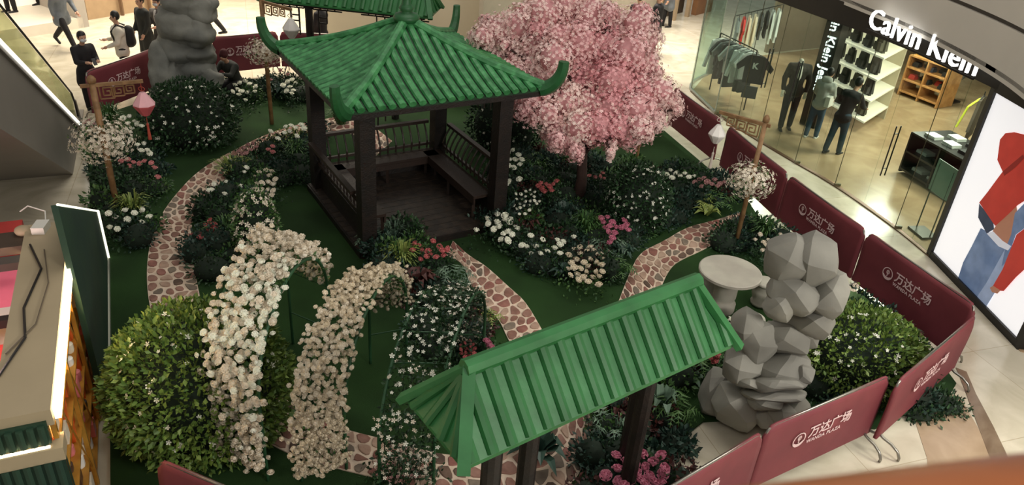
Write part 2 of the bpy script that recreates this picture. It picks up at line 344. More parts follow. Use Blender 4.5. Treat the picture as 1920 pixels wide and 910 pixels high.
# ================================================================ PAVILION
green = mat('green_paint', (44, 112, 62), .42, .22, 14, bump=.25, rgb2=(70, 142, 86))
green_hip = mat('green_paint_ridge', (36, 92, 50), .45, .15, 10, bump=.15)
green_gap = mat('green_paint_slope', (20, 58, 30), .6, .15, 8)
wood = mat('dark_wood', (30, 21, 16), .5, .25, 12, bump=.3, rgb2=(22, 17, 14))
wood_deck = mat('deck_wood', (62, 52, 44), .45, .2, 16, bump=.3, rgb2=(44, 38, 34))
wood_rail = mat('rail_wood', (50, 38, 32), .4, .2, 16, bump=.2)
def pavilion():
    ze = 2.6; corner_px = [(525, 85), (668, 219), (1000, 167), (845, 60)]
    Q = [G(*q, ze) for q in corner_px]; c = sum(Q, Vector())/4
    h = sum((q-c).length for q in Q)/4; a0 = math.radians(167.7)
    T = wthing('garden_pavilion', 'open square timber pavilion with green ribbed hipped roof and upturned corner horns', 'pavilion', (c.x, c.y, 0))
    cor = [Vector((c.x+h*math.cos(a0+k*PI/2), c.y+h*math.sin(a0+k*PI/2), ze)) for k in range(4)]   # left, front, right, back
    col = [c+(q-c)*.72 for q in cor]; za = 3.36; apex = Vector((c.x, c.y, za))
    for i, q in enumerate(col):
        MB().box((q.x, q.y, ze/2), (.24, .24, ze-.06), rz=a0+PI/4).build('column', wood, T)
    bm = MB()
    for i in range(4):
        a, b = col[i], col[(i+1) % 4]; bm.beam((a.x, a.y, ze-.1), (b.x, b.y, ze-.1), .14, .2)
        a, b = c+(cor[i]-c)*.97, c+(cor[(i+1) % 4]-c)*.97; bm.beam((a.x, a.y, ze-.06), (b.x, b.y, ze-.06), .09, .14)
        bm.beam(Vector((c.x, c.y, za-.25)), (cor[i].x, cor[i].y, ze-.05), .1, .1)
    bm.build('eave_beam', wood, T)
    def slope(p0, p1, t):        # slightly sagging slope, t 0 eave .. 1 apex side
        q = p0.lerp(p1, t); q.z -= .1*math.sin(PI*t)*.8; return q
    for i in range(4):
        A, B = cor[i], cor[(i+1) % 4]; mb = MB(); vs = []; fs = []; n = 8
        for k in range(n+1):
            t = k/n; vs += [slope(A, apex, t), slope(B, apex, t)]
        for k in range(n): fs.append((2*k, 2*k+1, 2*k+3, 2*k+2))
        mb.add(vs, fs); mb.add([Vector(p)-Vector((0, 0, .05)) for p in vs], [f[::-1] for f in fs])
        mb.add([A, B, A-Vector((0, 0, .05)), B-Vector((0, 0, .05))], [(0, 2, 3, 1)])
        sl = mb.build('roof_slope', green_gap, T)
        L = (B-A).length; nr = 21; up = Vector((0, 0, 1))
        for r in range(nr):
            f = (r+.5)/nr; e = A.lerp(B, f); reach = 1-abs(2*f-1)    # runs up until the hip
            if reach < .04: continue
            pts = []; K = max(3, int(9*reach)+2)
            mid = (A+B)/2
            for k in range(K+1):
                t = reach*k/K*.985; # point at height fraction t, keeping offset along eave
                q = e+(apex-mid)*t; q.z -= .1*math.sin(PI*t)*.8; pts.append(q+up*.012)
            d = (mid-Vector((c.x, c.y, ze))).normalized(); pts[0] = pts[0]+d*.03
            m2 = MB(); m2.tube(pts, .062, 8, flat=.72); m2.build('tile_row', green, sl)
    for i in range(4):
        A = cor[i]; d = (A-Vector((c.x, c.y, ze))).normalized()
        pts = [slope(A, apex, t)+Vector((0, 0, .04)) for t in [k/8 for k in range(9)]]
        MB().tube(pts, .078, 8, flat=.9).build('hip_ridge', green, T)
        horn = []; R = []
        for k in range(11):
            t = k/10; horn.append(A+d*(-.06+.32*math.sin(t*PI*.52))+Vector((0, 0, -.02+.48*t**1.6))); R.append(.1*(1-.35*t))
        hb = MB(); hb.tube(horn, R, 8, flat=1.25); hb.build('roof_horn', green_hip, T)
    MB().lathe([(.19, -.04), (.21, .02), (.18, .07), (.1, .09), (.09, .12), (.12, .16), (.09, .2), (.07, .22), (.07, .42), (.1, .45), (.12, .55), (.08, .66), (.02, .76)], 20, apex+Vector((0, 0, .02))).build('finial', green_hip, T, smooth=True)
    # deck planks, benches with leaning balusters, front side open
    u = (col[2]-col[1]).normalized(); v = (col[0]-col[1]).normalized(); O = col[1]-u*.16-v*.16; wd = (col[2]-col[1]).length+.32; dp = (col[0]-col[1]).length+.32
    n = 15
    for k in range(n):
        a = O+v*(dp*(k+.5)/n); MB().beam((a.x, a.y, .13), (a.x+u.x*wd, a.y+u.y*wd, .13), dp/n-.012, .035).build('deck_plank', wood_deck, T)
    fr = MB()
    for p, q in ((O, O+u*wd), (O+v*dp, O+v*dp+u*wd), (O, O+v*dp), (O+u*wd, O+u*wd+v*dp)): fr.beam((p.x, p.y, .07), (q.x, q.y, .07), .06, .12)
    fr.build('deck_frame', wood, T)
    # side panel boards left face
    def bench(P, Qq, inn, name='bench'):
        P = P.copy(); Qq = Qq.copy(); P.z = Qq.z = 0; d = (Qq-P).normalized(); P += d*.14; Qq -= d*.14; zf = .13
        s = MB(); m1, m2 = P+inn*.2, Qq+inn*.2
        s.beam((m1.x, m1.y, zf+.42), (m2.x, m2.y, zf+.42), .36, .05)
        for t in (.03, .5, .97):
            q = P.lerp(Qq, t)+inn*.34; s.beam((q.x, q.y, zf), (q.x, q.y, zf+.4), .05, .05)
        q1, q2 = P+inn*.36, Qq+inn*.36; s.beam((q1.x, q1.y, zf+.34), (q2.x, q2.y, zf+.34), .03, .1)
        B_ = s.build(name, wood_rail, T)
        out = -inn
        r = MB(); a, b = P+out*.16, Qq+out*.16; r.beam((a.x, a.y, zf+.92), (b.x, b.y, zf+.92), .09, .055)
        a2, b2 = P+out*.03, Qq+out*.03; r.beam((a2.x, a2.y, zf+.52), (b2.x, b2.y, zf+.52), .05, .045); r.build('back_rail', wood_rail, B_)
        L = (Qq-P).length; nb = int(L/.15)
        for k in range(nb):
            t = (k+.5)/nb; q = P.lerp(Qq, t)
            MB().tube([q+out*.02+Vector((0, 0, zf+.44)), q+out*.0+Vector((0, 0, zf+.6)), q+out*.07+Vector((0, 0, zf+.76)), q+out*.16+Vector((0, 0, zf+.9))], .018, 5).build('baluster', wood_rail, B_)
        sk = MB(); a, b = P+out*.0, Qq+out*.0; sk.beam((a.x, a.y, zf+.2), (b.x, b.y, zf+.2), .03, .38); sk.build('skirt_board', wood, B_)
    bench(col[2], col[3], -u); bench(col[1], col[0], u); bench(col[0], col[3], -v, 'bench')
    # fretwork hanging under the beams
    fw = MB()
    for i in range(4):
        a, b = col[i], col[(i+1) % 4]; d = b-a
        for t0 in (.09, .75):
            for k in range(4):
                t = t0+k*.05; z0 = ze-.2-.06*(k if t0 < .5 else 3-k)
                q = a+d*t; fw.beam((q.x, q.y, ze-.2), (q.x, q.y, ze-.44+.05*(k if t0 < .5 else 3-k)), .02, .02)
            q1, q2 = a+d*t0, a+d*(t0+.15); fw.beam((q1.x, q1.y, ze-.3), (q2.x, q2.y, ze-.3), .02, .02)
    fw.build('fretwork', wood, T)
    return c, col, u, v
PC, PCOL, PU, PV = pavilion()

# ================================================================ GARDEN GATES with narrow hipped roofs
gate_green = mat('green_sheet', (38, 104, 52), .5, .15, 5, bump=.12, rgb2=(48, 116, 62))
gate_rib = mat('green_sheet_rib', (34, 96, 46), .5, .12, 5, rgb2=(44, 108, 56))
def gate(NL, NR, wid, ze, rise, inset, label, posts, nr=17):
    NL = Vector((NL.x, NL.y, ze)); NR = Vector((NR.x, NR.y, ze)); d = (NR-NL).normalized(); L = (NR-NL).length; n = Vector((-d.y, d.x, 0))
    FL, FR = NL+n*wid, NR+n*wid; C1 = NL+n*wid/2; R1 = C1+d*inset+Vector((0, 0, rise)); R2 = C1+d*(L-inset*.75)+Vector((0, 0, rise))
    T = wthing('gate_roof_frame', label, 'gate', ((NL+FR)/2).xy.to_3d())
    th = Vector((0, 0, -.035))
    for P in ([NL, NR, R2, R1], [FR, FL, R1, R2], [FL, NL, R1], [NR, FR, R2]):
        sl = MB().slab([p+th for p in P], -th).build('roof_slope', gate_green, T)
        long = len(P) == 4; a, b = P[0], P[1]; top0, top1 = P[-1], P[2]
        K = nr if long else 4; e = (b-a).normalized(); Lw = (b-a).length
        for k in range(K):
            t = (k+.5)/K; q = a.lerp(b, t)
            if long:
                x = (q-a).dot(e); x0 = (top0-a).dot(e); x1 = (top1-a).dot(e); f = 1.
                if x < x0: f = x/max(x0, 1e-3)
                elif x > x1: f = (Lw-x)/max(Lw-x1, 1e-3)
                m = top0+e*(min(max(x, x0), x1)-x0); foot = top0.lerp(top1, 0); top = q+(m-e*((m-a).dot(e))-a)*f
                if f < .999: top = q+((top0-e*x0)-a)*f
            else:
                top = q.lerp(top1, .9)
            up = Vector((0, 0, .012)); MB().tube([q+up, q.lerp(top, .5)+up, q.lerp(top, .97)+up], .05, 8, flat=.75).build('roof_rib', gate_rib, sl)
    MB().tube([R1+(R1-R2).normalized()*.05+Vector((0, 0, .02)), R2+(R2-R1).normalized()*.05+Vector((0, 0, .02))], .075, 8).build('ridge_cap', gate_green, T)
    for c_, r_ in ((NL, R1), (FL, R1), (NR, R2), (FR, R2)):
        o = (c_-r_).normalized(); MB().beam(r_+Vector((0, 0, .03)), c_+o*.08+Vector((0, 0, .03)), .1, .06).build('hip_cap', gate_green, T)
    for i, (t, s) in enumerate(posts):
        q = C1+d*t+n*s; MB().tube([(q.x, q.y, 0), (q.x, q.y, ze+.06)], .085, 10).build('post', wood, T)
    b = MB(); 
    for s in (-wid*.3, wid*.3): q, r = C1+n*s+d*.15, C1+n*s+d*(L-.15); b.beam(q-Vector((0, 0, .06)), r-Vector((0, 0, .06)), .06, .1)
    for t in (.2, L/2, L-.2): q, r = C1+d*t-n*wid*.42, C1+d*t+n*wid*.42; b.beam(q-Vector((0, 0, .04)), r-Vector((0, 0, .04)), .05, .05)
    b.build('roof_beam', wood, T)
    return T, C1, d, n, L
gate(G(870, 878, 2.2), G(1378, 645, 2.2), .88, 2.2, .5, .3, 'narrow green corrugated hipped gate roof on dark posts over the front of the garden', [(.42, -.22), (.9, -.1), (2.35, -.05), (2.6, .25)])
T2, C1, d, n, L = gate(G(487, -2, 2.5), G(806, 33, 2.5), 1.0, 2.5, .55, .3, 'green corrugated gate roof behind the pavilion, cut off by the top of the picture', [(.85, 0), (2.75, 0)], 19)
fr = MB()
for t0, sg in ((.95, 1), (2.65, -1), (.75, -1), (2.85, 1)):
    x = 0; z = 2.42
    for k in range(4):
        q = C1+d*(t0+sg*x); fr.beam((q.x, q.y, z), (q.x, q.y, z-.14), .025, .025)
        q2 = C1+d*(t0+sg*(x+.16)); fr.beam((q.x, q.y, z-.14), (q2.x, q2.y, z-.14), .025, .025); fr.beam((q.x, q.y, z-.02), (q2.x, q2.y, z-.02), .025, .025)
        x += .16
        if sg == 1 and t0 == .95: z -= 0.0
    q = C1+d*(t0+sg*.12); q2 = C1+d*(t0+sg*.3)
    for zz in (2.12, 2.0): fr.beam((q.x, q.y, zz), (q2.x, q2.y, zz), .025, .025)
    fr.beam((q2.x, q2.y, 2.28), (q2.x, q2.y, 2.0), .025, .025); fr.beam((q.x, q.y, 2.28), (q.x, q.y, 1.7), .03, .03)
fr.build('fretwork', wood, T2)

# ================================================================ CROWD BARRIERS with printed covers
fab_red = mat('red_cover', (124, 54, 60), .65, .1, 2.5, bump=.15, bscale=4, rgb2=(112, 46, 54))
steel = mat('brushed_steel', (150, 146, 138), .3, .08, 20, metal=.9)
print_m = mat('printed_white', (226, 196, 196), .6, .04)
def text_mesh(body, size, ext=.0, m=None, name='lettering', align='LEFT', bold=0., res=3, spacing=1.):
    cu = bpy.data.curves.new(name, 'FONT'); cu.body = body; cu.size = size; cu.extrude = ext; cu.align_x = align; cu.offset = bold; cu.resolution_u = res; cu.space_character = spacing
    o = bpy.data.objects.new(name, cu); COL.objects.link(o); bpy.context.view_layer.update()
    me = bpy.data.meshes.new_from_object(o.evaluated_get(bpy.context.evaluated_depsgraph_get()))
    me.name = name; bpy.data.objects.remove(o); me.materials.clear(); me.materials.append(m); return me
hanzi = text_mesh('\u4e07\u8fbe\u5e7f\u573a', .175, .001, print_m, bold=.003)
latin = text_mesh('WANDA PLAZA', .072, .001, print_m, bold=.0015, spacing=1.12)
def emblem_mesh():
    mb = MB(); n = 28
    for r0, r1 in ((.085, .1),):
        vs = [(r*math.cos(2*PI*k/n), r*math.sin(2*PI*k/n), 0) for r in (r0, r1) for k in range(n)]; mb.add(vs, [(k, n+k, n+(k+1) % n, (k+1) % n) for k in range(n)])
    vs = []                     # ship like figure: curved hull and a looped sail
    for k in range(11): a = PI*1.12+PI*.76*k/10; vs += [(.088*math.cos(a), .088*math.sin(a), 0), (.07*math.cos(a), .07*math.sin(a)*.62-.012, 0)]
    mb.add(vs, [(2*k, 2*k+1, 2*k+3, 2*k+2) for k in range(10)])
    vs = []
    for k in range(17): a = 2*PI*k/16; vs += [(.03*math.cos(a), .026+.036*math.sin(a), 0), (.018*math.cos(a), .026+.022*math.sin(a), 0)]
    mb.add(vs, [(2*k, 2*k+1, 2*k+3, 2*k+2) for k in range(16)]); mb.add([(-.008, -.045, 0), (.006, -.045, 0), (.006, .06, 0), (-.008, .06, 0)], [(0, 1, 2, 3)])
    return mb.mesh('emblem', print_m)
emblem = emblem_mesh()
def barrier(a, b, label, zt=1.09, zb=.2, logo=True, sides=(1, -1), full=None):
    A = Vector((a.x, a.y)); B = Vector((b.x, b.y))
    if full: B = A+(B-A).normalized()*full if full > 0 else B; 
    L = (B-A).length; ang = math.atan2((B-A).y, (B-A).x); T = thing('crowd_barrier', label, 'barrier', (A.x, A.y, 0), ang, 'red covered crowd barriers round the garden')
    nx, nz = 26, 9; r = .13; ph = random.uniform(0, 6); V = []; F = []
    for side in (1, -1):
        for i in range(nx+1):
            x = L*i/nx; e = min(x, L-x); top = zt-(r-math.sqrt(max(r*r-(r-e)**2, 0)) if e < r else 0)-.012*math.sin(PI*x/L)
            for k in range(nz+1):
                z = zb+(top-zb)*k/nz; wv = (.010*math.sin(5*x/L+ph+z*2)+.006*math.sin(13*x/L+ph*2+3*z))*math.sin(PI*k/nz)
                V.append((x, side*(.022 if k < nz else .012)+wv, z))
    def id(s, i, k): return s*(nx+1)*(nz+1)+i*(nz+1)+k
    for i in range(nx):
        for k in range(nz):
            F.append((id(0, i+1, k), id(0, i, k), id(0, i, k+1), id(0, i+1, k+1))); F.append((id(1, i, k), id(1, i+1, k), id(1, i+1, k+1), id(1, i, k+1)))
        F.append((id(0, i, nz), id(1, i, nz), id(1, i+1, nz), id(0, i+1, nz)))
    for k in range(nz): F.append((id(0, 0, k), id(1, 0, k), id(1, 0, k+1), id(0, 0, k+1))); F.append((id(1, nx, k), id(0, nx, k), id(0, nx, k+1), id(1, nx, k+1)))
    mb = MB(); mb.add(V, F); cov = mb.build('fabric_cover', fab_red, T, smooth=True)
    st = MB()
    for x in (.16, L-.16):
        st.beam((x, -.0, zb+.02), (x, 0, zb+.9), .06, .012)
    fr = MB()
    fr.tube([(.02, 0, zb-.0), (.02, 0, zt-.14), (.05, 0, zt-.05), (.14, 0, zt-.02), (L-.14, 0, zt-.02), (L-.05, 0, zt-.05), (L-.02, 0, zt-.14), (L-.02, 0, zb)], .016, 6)
    fr.tube([(.02, 0, zb+.02), (L-.02, 0, zb+.02)], .014, 6); fr.build('tube_frame', steel, T, smooth=True)
    for x in (.1, L-.1):
        for s in (1, -1):
            MB().tube([(x, 0, zb+.03), (x+.01, s*.06, .19), (x+.01, s*.17, .17), (x+.01, s*.26, .12), (x+.01, s*.3, .05), (x+.01, s*.3, .012)], .017, 6).build('foot_tube', steel, T, smooth=True)
    if logo:
        for s in sides:
            rot = (PI/2, 0, 0) if s < 0 else (PI/2, 0, PI); y = s*.043; zc = zb+(zt-zb)*.56
            x0 = L/2-.42 if s < 0 else L/2+.42; sg = 1 if s < 0 else -1
            link('emblem', emblem, cov, (x0+sg*.0, y, zc), rot=rot); link('lettering', hanzi, cov, (x0+sg*.14, y, zc-.02), rot=rot); link('lettering', latin, cov, (x0+sg*.14, y, zc-.11), rot=rot)
    return T
zt = 1.09
def pt(u, v): return G(u, v, zt)
pA = pt(1433, 806); pb0, pb1 = pt(1437, 801), pt(1671, 701)
dirA = (pA-pt(1255, 912)).normalized()
barrier(pA-dirA*2.1, pA, 'red covered barrier cut by the bottom edge, left of the one with clear white lettering')
barrier(pb0, pb1, 'bright red covered barrier in front of the grey rock tower, white lettering facing out')
barrier(pt(1684, 714), pt(1832, 588), 'red covered barrier seen steeply from outside at the right corner, greenery spilling under it')
barrier(pt(1629, 433), pt(1834, 574), 'dark red covered barrier beside the foot of the lit poster, right of the rock tower')
barrier(pt(1481, 327), pt(1626, 431), 'dark red covered barrier behind the rock tower, below the shop glass doors')
barrier(pt(1367, 234), pt(1479, 325), 'dark red covered barrier behind the right lantern post')
g1 = pt(1354, 225); g0 = pt(1278, 171); gd = (g0-g1).normalized()
barrier(g1+gd*2.1, g1, 'dark red covered barrier right behind the hanging blossoms of the pink tree')
h1 = g1+gd*2.2; hd = pt(871, 76); 
def chain(a, b, labels, gap=.05):
    n = len(labels); d = (b-a)
    for i, l in enumerate(labels): barrier(a+d*(i/n)+d.normalized()*gap, a+d*((i+1)/n), l)
barrier(h1+(pt(1000, 130)-h1)*.02, h1+(pt(1000, 130)-h1).normalized()*2.1, 'red covered barrier hidden behind the pink tree, its foot showing under the branches')
h2 = h1+(pt(1000, 130)-h1).normalized()*2.2
chain(pt(640, 64), h2, ['dark red covered barrier behind the roof peak of the pavilion', 'red covered barrier between the pavilion roof and the pink tree, below the white hoarding', 'red covered barrier behind the left half of the pink tree'])
barrier(pt(397, 69), pt(520, 58), 'dark red covered barrier right of the left rock, lettering above the crouching person')
barrier(pt(524, 58), pt(636, 64), 'dark red covered barrier behind the back lantern post')
barrier(pt(158, 134), pt(292, 88), 'dark red covered barrier behind the pink lantern at the left')
barrier(pt(294, 87), pt(392, 70), 'dark red covered barrier hidden behind the left rock')
f0 = G(293, 858, 1.09); f1 = f0+(G(425, 912, 1.09)-f0).normalized()*2.1
barrier(f0, f1, 'bright red barrier corner rising from the bottom edge below the left bush', logo=False)

# ================================================================ LANTERN POSTS
post_wood = mat('bamboo_wood', (150, 116, 78), .6, .15, 14, bump=.2, rgb2=(126, 94, 60))
lan_pink = mat('lantern_paper_pink', (232, 178, 184), .7, .05, emit=0)
lan_rose = mat('lantern_paper_rose', (204, 96, 100), .7, .05)
lan_white = mat('lantern_paper_white', (222, 218, 212), .7, .08)
tassel_red = mat('tassel_red', (170, 70, 52), .7, .1); tassel_w = mat('tassel_pale', (196, 184, 172), .7, .1)
def fret(mb, P, ax, s, th=.016, flip=1):        # one square Greek key unit hanging down from P
    z = Vector((0, 0, -1)); pth = [(0, 0), (0, 1), (1, 1), (1, .12), (.26, .12), (.26, .74), (.74, .74), (.74, .4), (.48, .4)]
    q = [P+ax*(a*s*flip)+z*(b*s) for a, b in pth]
    for a, b in zip(q, q[1:]): mb.beam(a, b, th, th*1.2)
def lantern_post(foot, top_v, arm0, arm1, arm_v, label, lan_label, colour, tas, w=.045, fretn=3, ball=None, ls=.88):
    F = G(*foot); zt_ = zat(F.x, F.y, top_v); za = zat(F.x, F.y, arm_v)
    T = wthing('lantern_post', label, 'post', (F.x, F.y, 0), group='wooden lantern posts')
    MB().tube([(F.x, F.y, 0), (F.x, F.y, zt_-.07)], w, 10).build('pole', post_wood, T, smooth=True)
    MB().lathe([(w*.9, -.07), (w*1.3, -.05), (w*1.35, 0), (w*.8, .04), (.01, .06)], 12, (F.x, F.y, zt_)).build('pole_cap', post_wood, T, smooth=True)
    A, B = G(*arm0, za), G(*arm1, za); d = (B-Vector((F.x, F.y, za))).normalized(); A = Vector((F.x, F.y, za))-d*(A-Vector((F.x, F.y, za))).length
    MB().beam(A, B, .05, .05).build('cross_arm', post_wood, T)
    fb = MB(); Lr = (B-Vector((F.x, F.y, za))).length; s = .2
    for k in range(fretn):
        fret(fb, Vector((F.x, F.y, za))+d*(.08+k*(Lr-.2)/fretn)+Vector((0, 0, -.03)), d, s*(1-.13*k))
    fb.build('fretwork', post_wood, T)
    H = B-d*.04; c = H+Vector((0, 0, -.36))
    S_ = lambda L_: [(r_*ls, z_*ls) for r_, z_ in L_]; LN = wthing('paper_lantern', lan_label, 'lantern', (c.x, c.y, c.z), group='hanging paper lanterns')
    MB().lathe(S_([(.05, .2), (.06, .19), (.19, .0), (.2, -.02)]), 8, c).build('lantern_top', colour[0], LN)
    MB().lathe(S_([(.2, -.02), (.19, -.05), (.07, -.23), (.05, -.24)]), 8, c).build('lantern_bottom', colour[1], LN)
    cb = MB(); cb.tube([c+Vector((0, 0, .2)), H], .006, 5); 
    for k in range(10):
        a, b = 2*PI*k/10, 2*PI*(k+1)/10; cb.tube([c+Vector((.05*math.cos(a), 0, .235+.035*math.sin(a))), c+Vector((.05*math.cos(b), 0, .235+.035*math.sin(b)))], .006, 4)
    cb.build('hanging_cord', tas, LN)
    tb = MB(); tb.tube([c+Vector((0, 0, -.24)), c+Vector((0, 0, -.34))], .006, 4); tb.lathe([(.012, .02), (.022, 0), (.018, -.05), (.03, -.26)], 8, c+Vector((0, 0, -.36))); tb.build('tassel', tas, LN)
    return F, T
LP, LPT = lantern_post((222, 400), 148, (150, 163), (268, 152), 160, 'wooden lantern post with cross arm and key fretwork at the far left', 'pink and rose paper lantern hanging at the left beside the round bush', (lan_pink, lan_rose), tassel_red, .05)
RP, RPT = lantern_post((1376, 470), 222, (1440, 238), (1349, 210), 234, 'wooden lantern post rising in front of the right hand barriers near the shop', 'white paper lantern hanging in front of the right hand barriers', (lan_white, lan_white), tassel_w, .04, ls=.74)
BP, BPT = lantern_post((510, 235), -8, (492, 2), (546, 18), 2, 'wooden lantern post at the back left, its top under the gate roof edge', 'white paper lantern hanging beside the left roof horn of the pavilion', (lan_white, lan_white), tassel_w, .045)
tag(MB().tube([G(1192, 308), G(1192, 308)+Vector((0, 0, 1.3))], .035, 8).build('wooden_stake', post_wood), 'plain wooden stake on the turf under the right side of the pink tree', 'stake')

# ================================================================ ROUND STONE TABLE and drum stools
stone_w = mat('pale_stone', (176, 172, 158), .6, .06, 5, bump=.1, rgb2=(164, 158, 146))
tc_ = G(1370, 507, .75); T = wthing('stone_table', 'round pale stone table on a turned pedestal beside the green gate roof', 'table', (tc_.x, tc_.y, 0))
MB().lathe([(.43, .0), (.457, .012), (.457, .05), (.44, .06)], 40, (tc_.x, tc_.y, .69)).build('tabletop', stone_w, T, smooth=False)
pc = Vector((tc_.x, tc_.y, 0)); MB().lathe([(.17, .03), (.19, .08), (.19, .2), (.15, .24), (.17, .3), (.17, .52), (.2, .6), (.2, .69)], 20, pc).build('pedestal', stone_w, T, smooth=True)
def stool(u, v, z, label):
    c = G(u, v, z); T = wthing('drum_stool', label, 'stool', (c.x, c.y, 0), group='pale stone drum stools')
    MB().lathe([(.12, .03), (.15, .05), (.16, .09), (.13, .1), (.17, .22), (.17, .3), (.13, .4), (.15, .41)], 16, (c.x, c.y, 0)).build('drum_body', stone_w, T, smooth=True)
    MB().lathe([(.155, .4), (.17, .42), (.165, .45), (.14, .455)], 20, (c.x, c.y, 0)).build('seat', stone_w, T, smooth=True)
stool(1336, 508, .45, 'pale stone drum stool half hidden under the left side of the round stone table')
stool(1437, 528, .45, 'pale stone drum stool between the round stone table and the grey rock tower')
stool(1413, 596, .45, 'pale stone drum stool whose top peeps out just left behind the rock tower')

# ================================================================ ROCK TOWERS
rock_m = mat('grey_rock', (122, 120, 112), .8, .14, 2.2, bump=.2, bscale=9, rgb2=(142, 140, 130))
rock_m2 = mat('grey_rock_smooth', (96, 98, 94), .8, .2, 3, bump=.6, bscale=10, rgb2=(124, 124, 116))
def boulder(u, v, rx, ry, rot, off, base, depth, T, m, npts=16, seed=0, facet=True):
    rr = random.Random(seed); pl = (base.x-0, base.y-off, 0); view = Vector((base.x, base.y, 0)).normalized()
    P = onplane(u, v, (base.x-view.x*off, base.y-view.y*off, 0), tuple(view)); k = pxm(P); ax = Vector(CR); up = Vector(CU); fw = Vector(CFW)
    a = math.radians(rot); X = ax*math.cos(a)+up*math.sin(a); Y = -ax*math.sin(a)+up*math.cos(a); bm = bmesh.new()
    for i in range(npts):
        z = 1-2*(i+.5)/npts; q = math.sqrt(1-z*z); t = i*2.399963+rr.uniform(-.35, .35); s = rr.uniform(.9, 1.14)*1.1
        # z runs along Y so that faces are spread around
        e = 2/2.6; x_, y_, z_ = q*math.cos(t), z, q*math.sin(t)
        sgn = lambda w: math.copysign(abs(w)**e, w)
        bm.verts.new(P+X*(sgn(x_)*rx/k*s)+Y*(sgn(y_)*ry/k*s)+fw*(sgn(z_)*depth*s))
    r = bmesh.ops.convex_hull(bm, input=bm.verts); bmesh.ops.delete(bm, geom=[g for g in bm.verts if not g.link_faces], context='VERTS')
    for vtx in bm.verts: vtx.co.z = max(vtx.co.z, .0)
    if facet:
        bmesh.ops.triangulate(bm, faces=bm.faces); bmesh.ops.subdivide_edges(bm, edges=list(bm.edges), cuts=3, use_grid_fill=True)
        for _ in range(1): bmesh.ops.smooth_vert(bm, verts=bm.verts, factor=.5, use_axis_x=True, use_axis_y=True, use_axis_z=True)
        bm.normal_update()
        for vtx in bm.verts: vtx.co += vtx.normal*(noise.noise(vtx.co*3.2+Vector((seed, 0, 0)))*.03+noise.noise(vtx.co*9)*.008+.012)
    else:
        bmesh.ops.subdivide_edges(bm, edges=list(bm.edges), cuts=3, use_grid_fill=True, smooth=.7)
        for _ in range(3): bmesh.ops.smooth_vert(bm, verts=bm.verts, factor=.5, use_axis_x=True, use_axis_y=True, use_axis_z=True)
        bm.normal_update()
    if not facet:
        for vtx in bm.verts:
            q = vtx.co; f = noise.noise(Vector((q.x*2.2, q.y*2.2, q.z*8)))*.085+noise.noise(q*8)*.03
            if vtx.normal.length > 0: vtx.co = q+vtx.normal*f
    bmesh.ops.recalc_face_normals(bm, faces=bm.faces)
    me = bpy.data.meshes.new('boulder'); bm.to_mesh(me); bm.free(); me.materials.append(m)
    me.polygons.foreach_set('use_smooth', [True]*len(me.polygons))
    if facet: me.set_sharp_from_angle(angle=.3)
    return link('boulder', me, T)
RB = G(1415, 780); T = wthing('rock_tower', 'tall grey artificial rock tower of stacked angular boulders behind the front red barrier', 'rock', (RB.x, RB.y, 0))
for i, (u, v, rx, ry, rot, off, dp) in enumerate([
    (1478, 487, 40, 45, 8, .1, .32), (1526, 487, 36, 50, 15, .05, .3), (1550, 548, 34, 44, -25, .05, .28), (1487, 553, 46, 34, -28, .25, .26), (1524, 560, 40, 36, -20, .0, .3),
    (1462, 572, 26, 27, -20, .36, .18), (1521, 603, 40, 28, -18, .15, .26), (1490, 610, 34, 42, 10, .0, .28), (1404, 612, 30, 30, 30, .26, .2), (1422, 640, 33, 36, 35, .32, .18),
    (1470, 636, 46, 28, -12, .18, .28), (1395, 684, 40, 31, 12, .38, .22), (1462, 690, 56, 36, 8, .22, .34), (1498, 700, 22, 20, 0, .3, .2), (1425, 655, 40, 36, 0, -.05, .28),
    (1402, 716, 26, 9, -6, .48, .24), (1460, 717, 50, 12, 3, .42, .32), (1452, 737, 58, 9, 2, .38, .34), (1432, 752, 32, 10, 0, .5, .26), (1345, 736, 30, 44, -18, .2, .26), (1385, 762, 46, 38, -28, .42, .3),
    (1432, 775, 26, 26, -55, .4, .2), (1458, 772, 30, 22, -55, .36, .22), (1478, 765, 32, 34, 0, .1, .3), (1440, 760, 60, 40, 0, .0, .36)]):
    boulder(u, v, rx, ry, rot, off, RB, dp, T, rock_m, 15, 11+i)
LB = G(358, 205); T = wthing('weathered_rock', 'tall grey weathered rock of rounded lumps at the back left, behind the round bush', 'rock', (LB.x, LB.y, 0))
for i, (u, v, rx, ry, rot, off, dp) in enumerate([
    (345, -8, 36, 38, 0, 0, .4), (372, 18, 26, 24, 0, .2, .3), (342, 48, 40, 34, 10, .1, .4), (368, 62, 30, 26, -15, .3, .3), (344, 92, 38, 34, 0, .1, .4), (372, 100, 28, 20, -10, .3, .3), (306, 128, 19, 46, 4, .3, .25),
    (326, 148, 15, 34, 0, .5, .2), (368, 136, 38, 26, -8, .3, .4), (384, 155, 32, 22, 0, .5, .3), (355, 120, 42, 34, 0, .1, .4), (345, 175, 50, 40, 0, .1, .5), (398, 190, 20, 22, -30, .5, .3), (350, 30, 34, 50, 0, -.1, .35), (345, 100, 44, 50, 0, -.1, .4), (392, 12, 14, 18, 0, .1, .2)]):
    boulder(u, v, rx*1.0, ry*1.05, rot, off, LB, dp, T, rock_m2, 22, 60+i, facet=False)
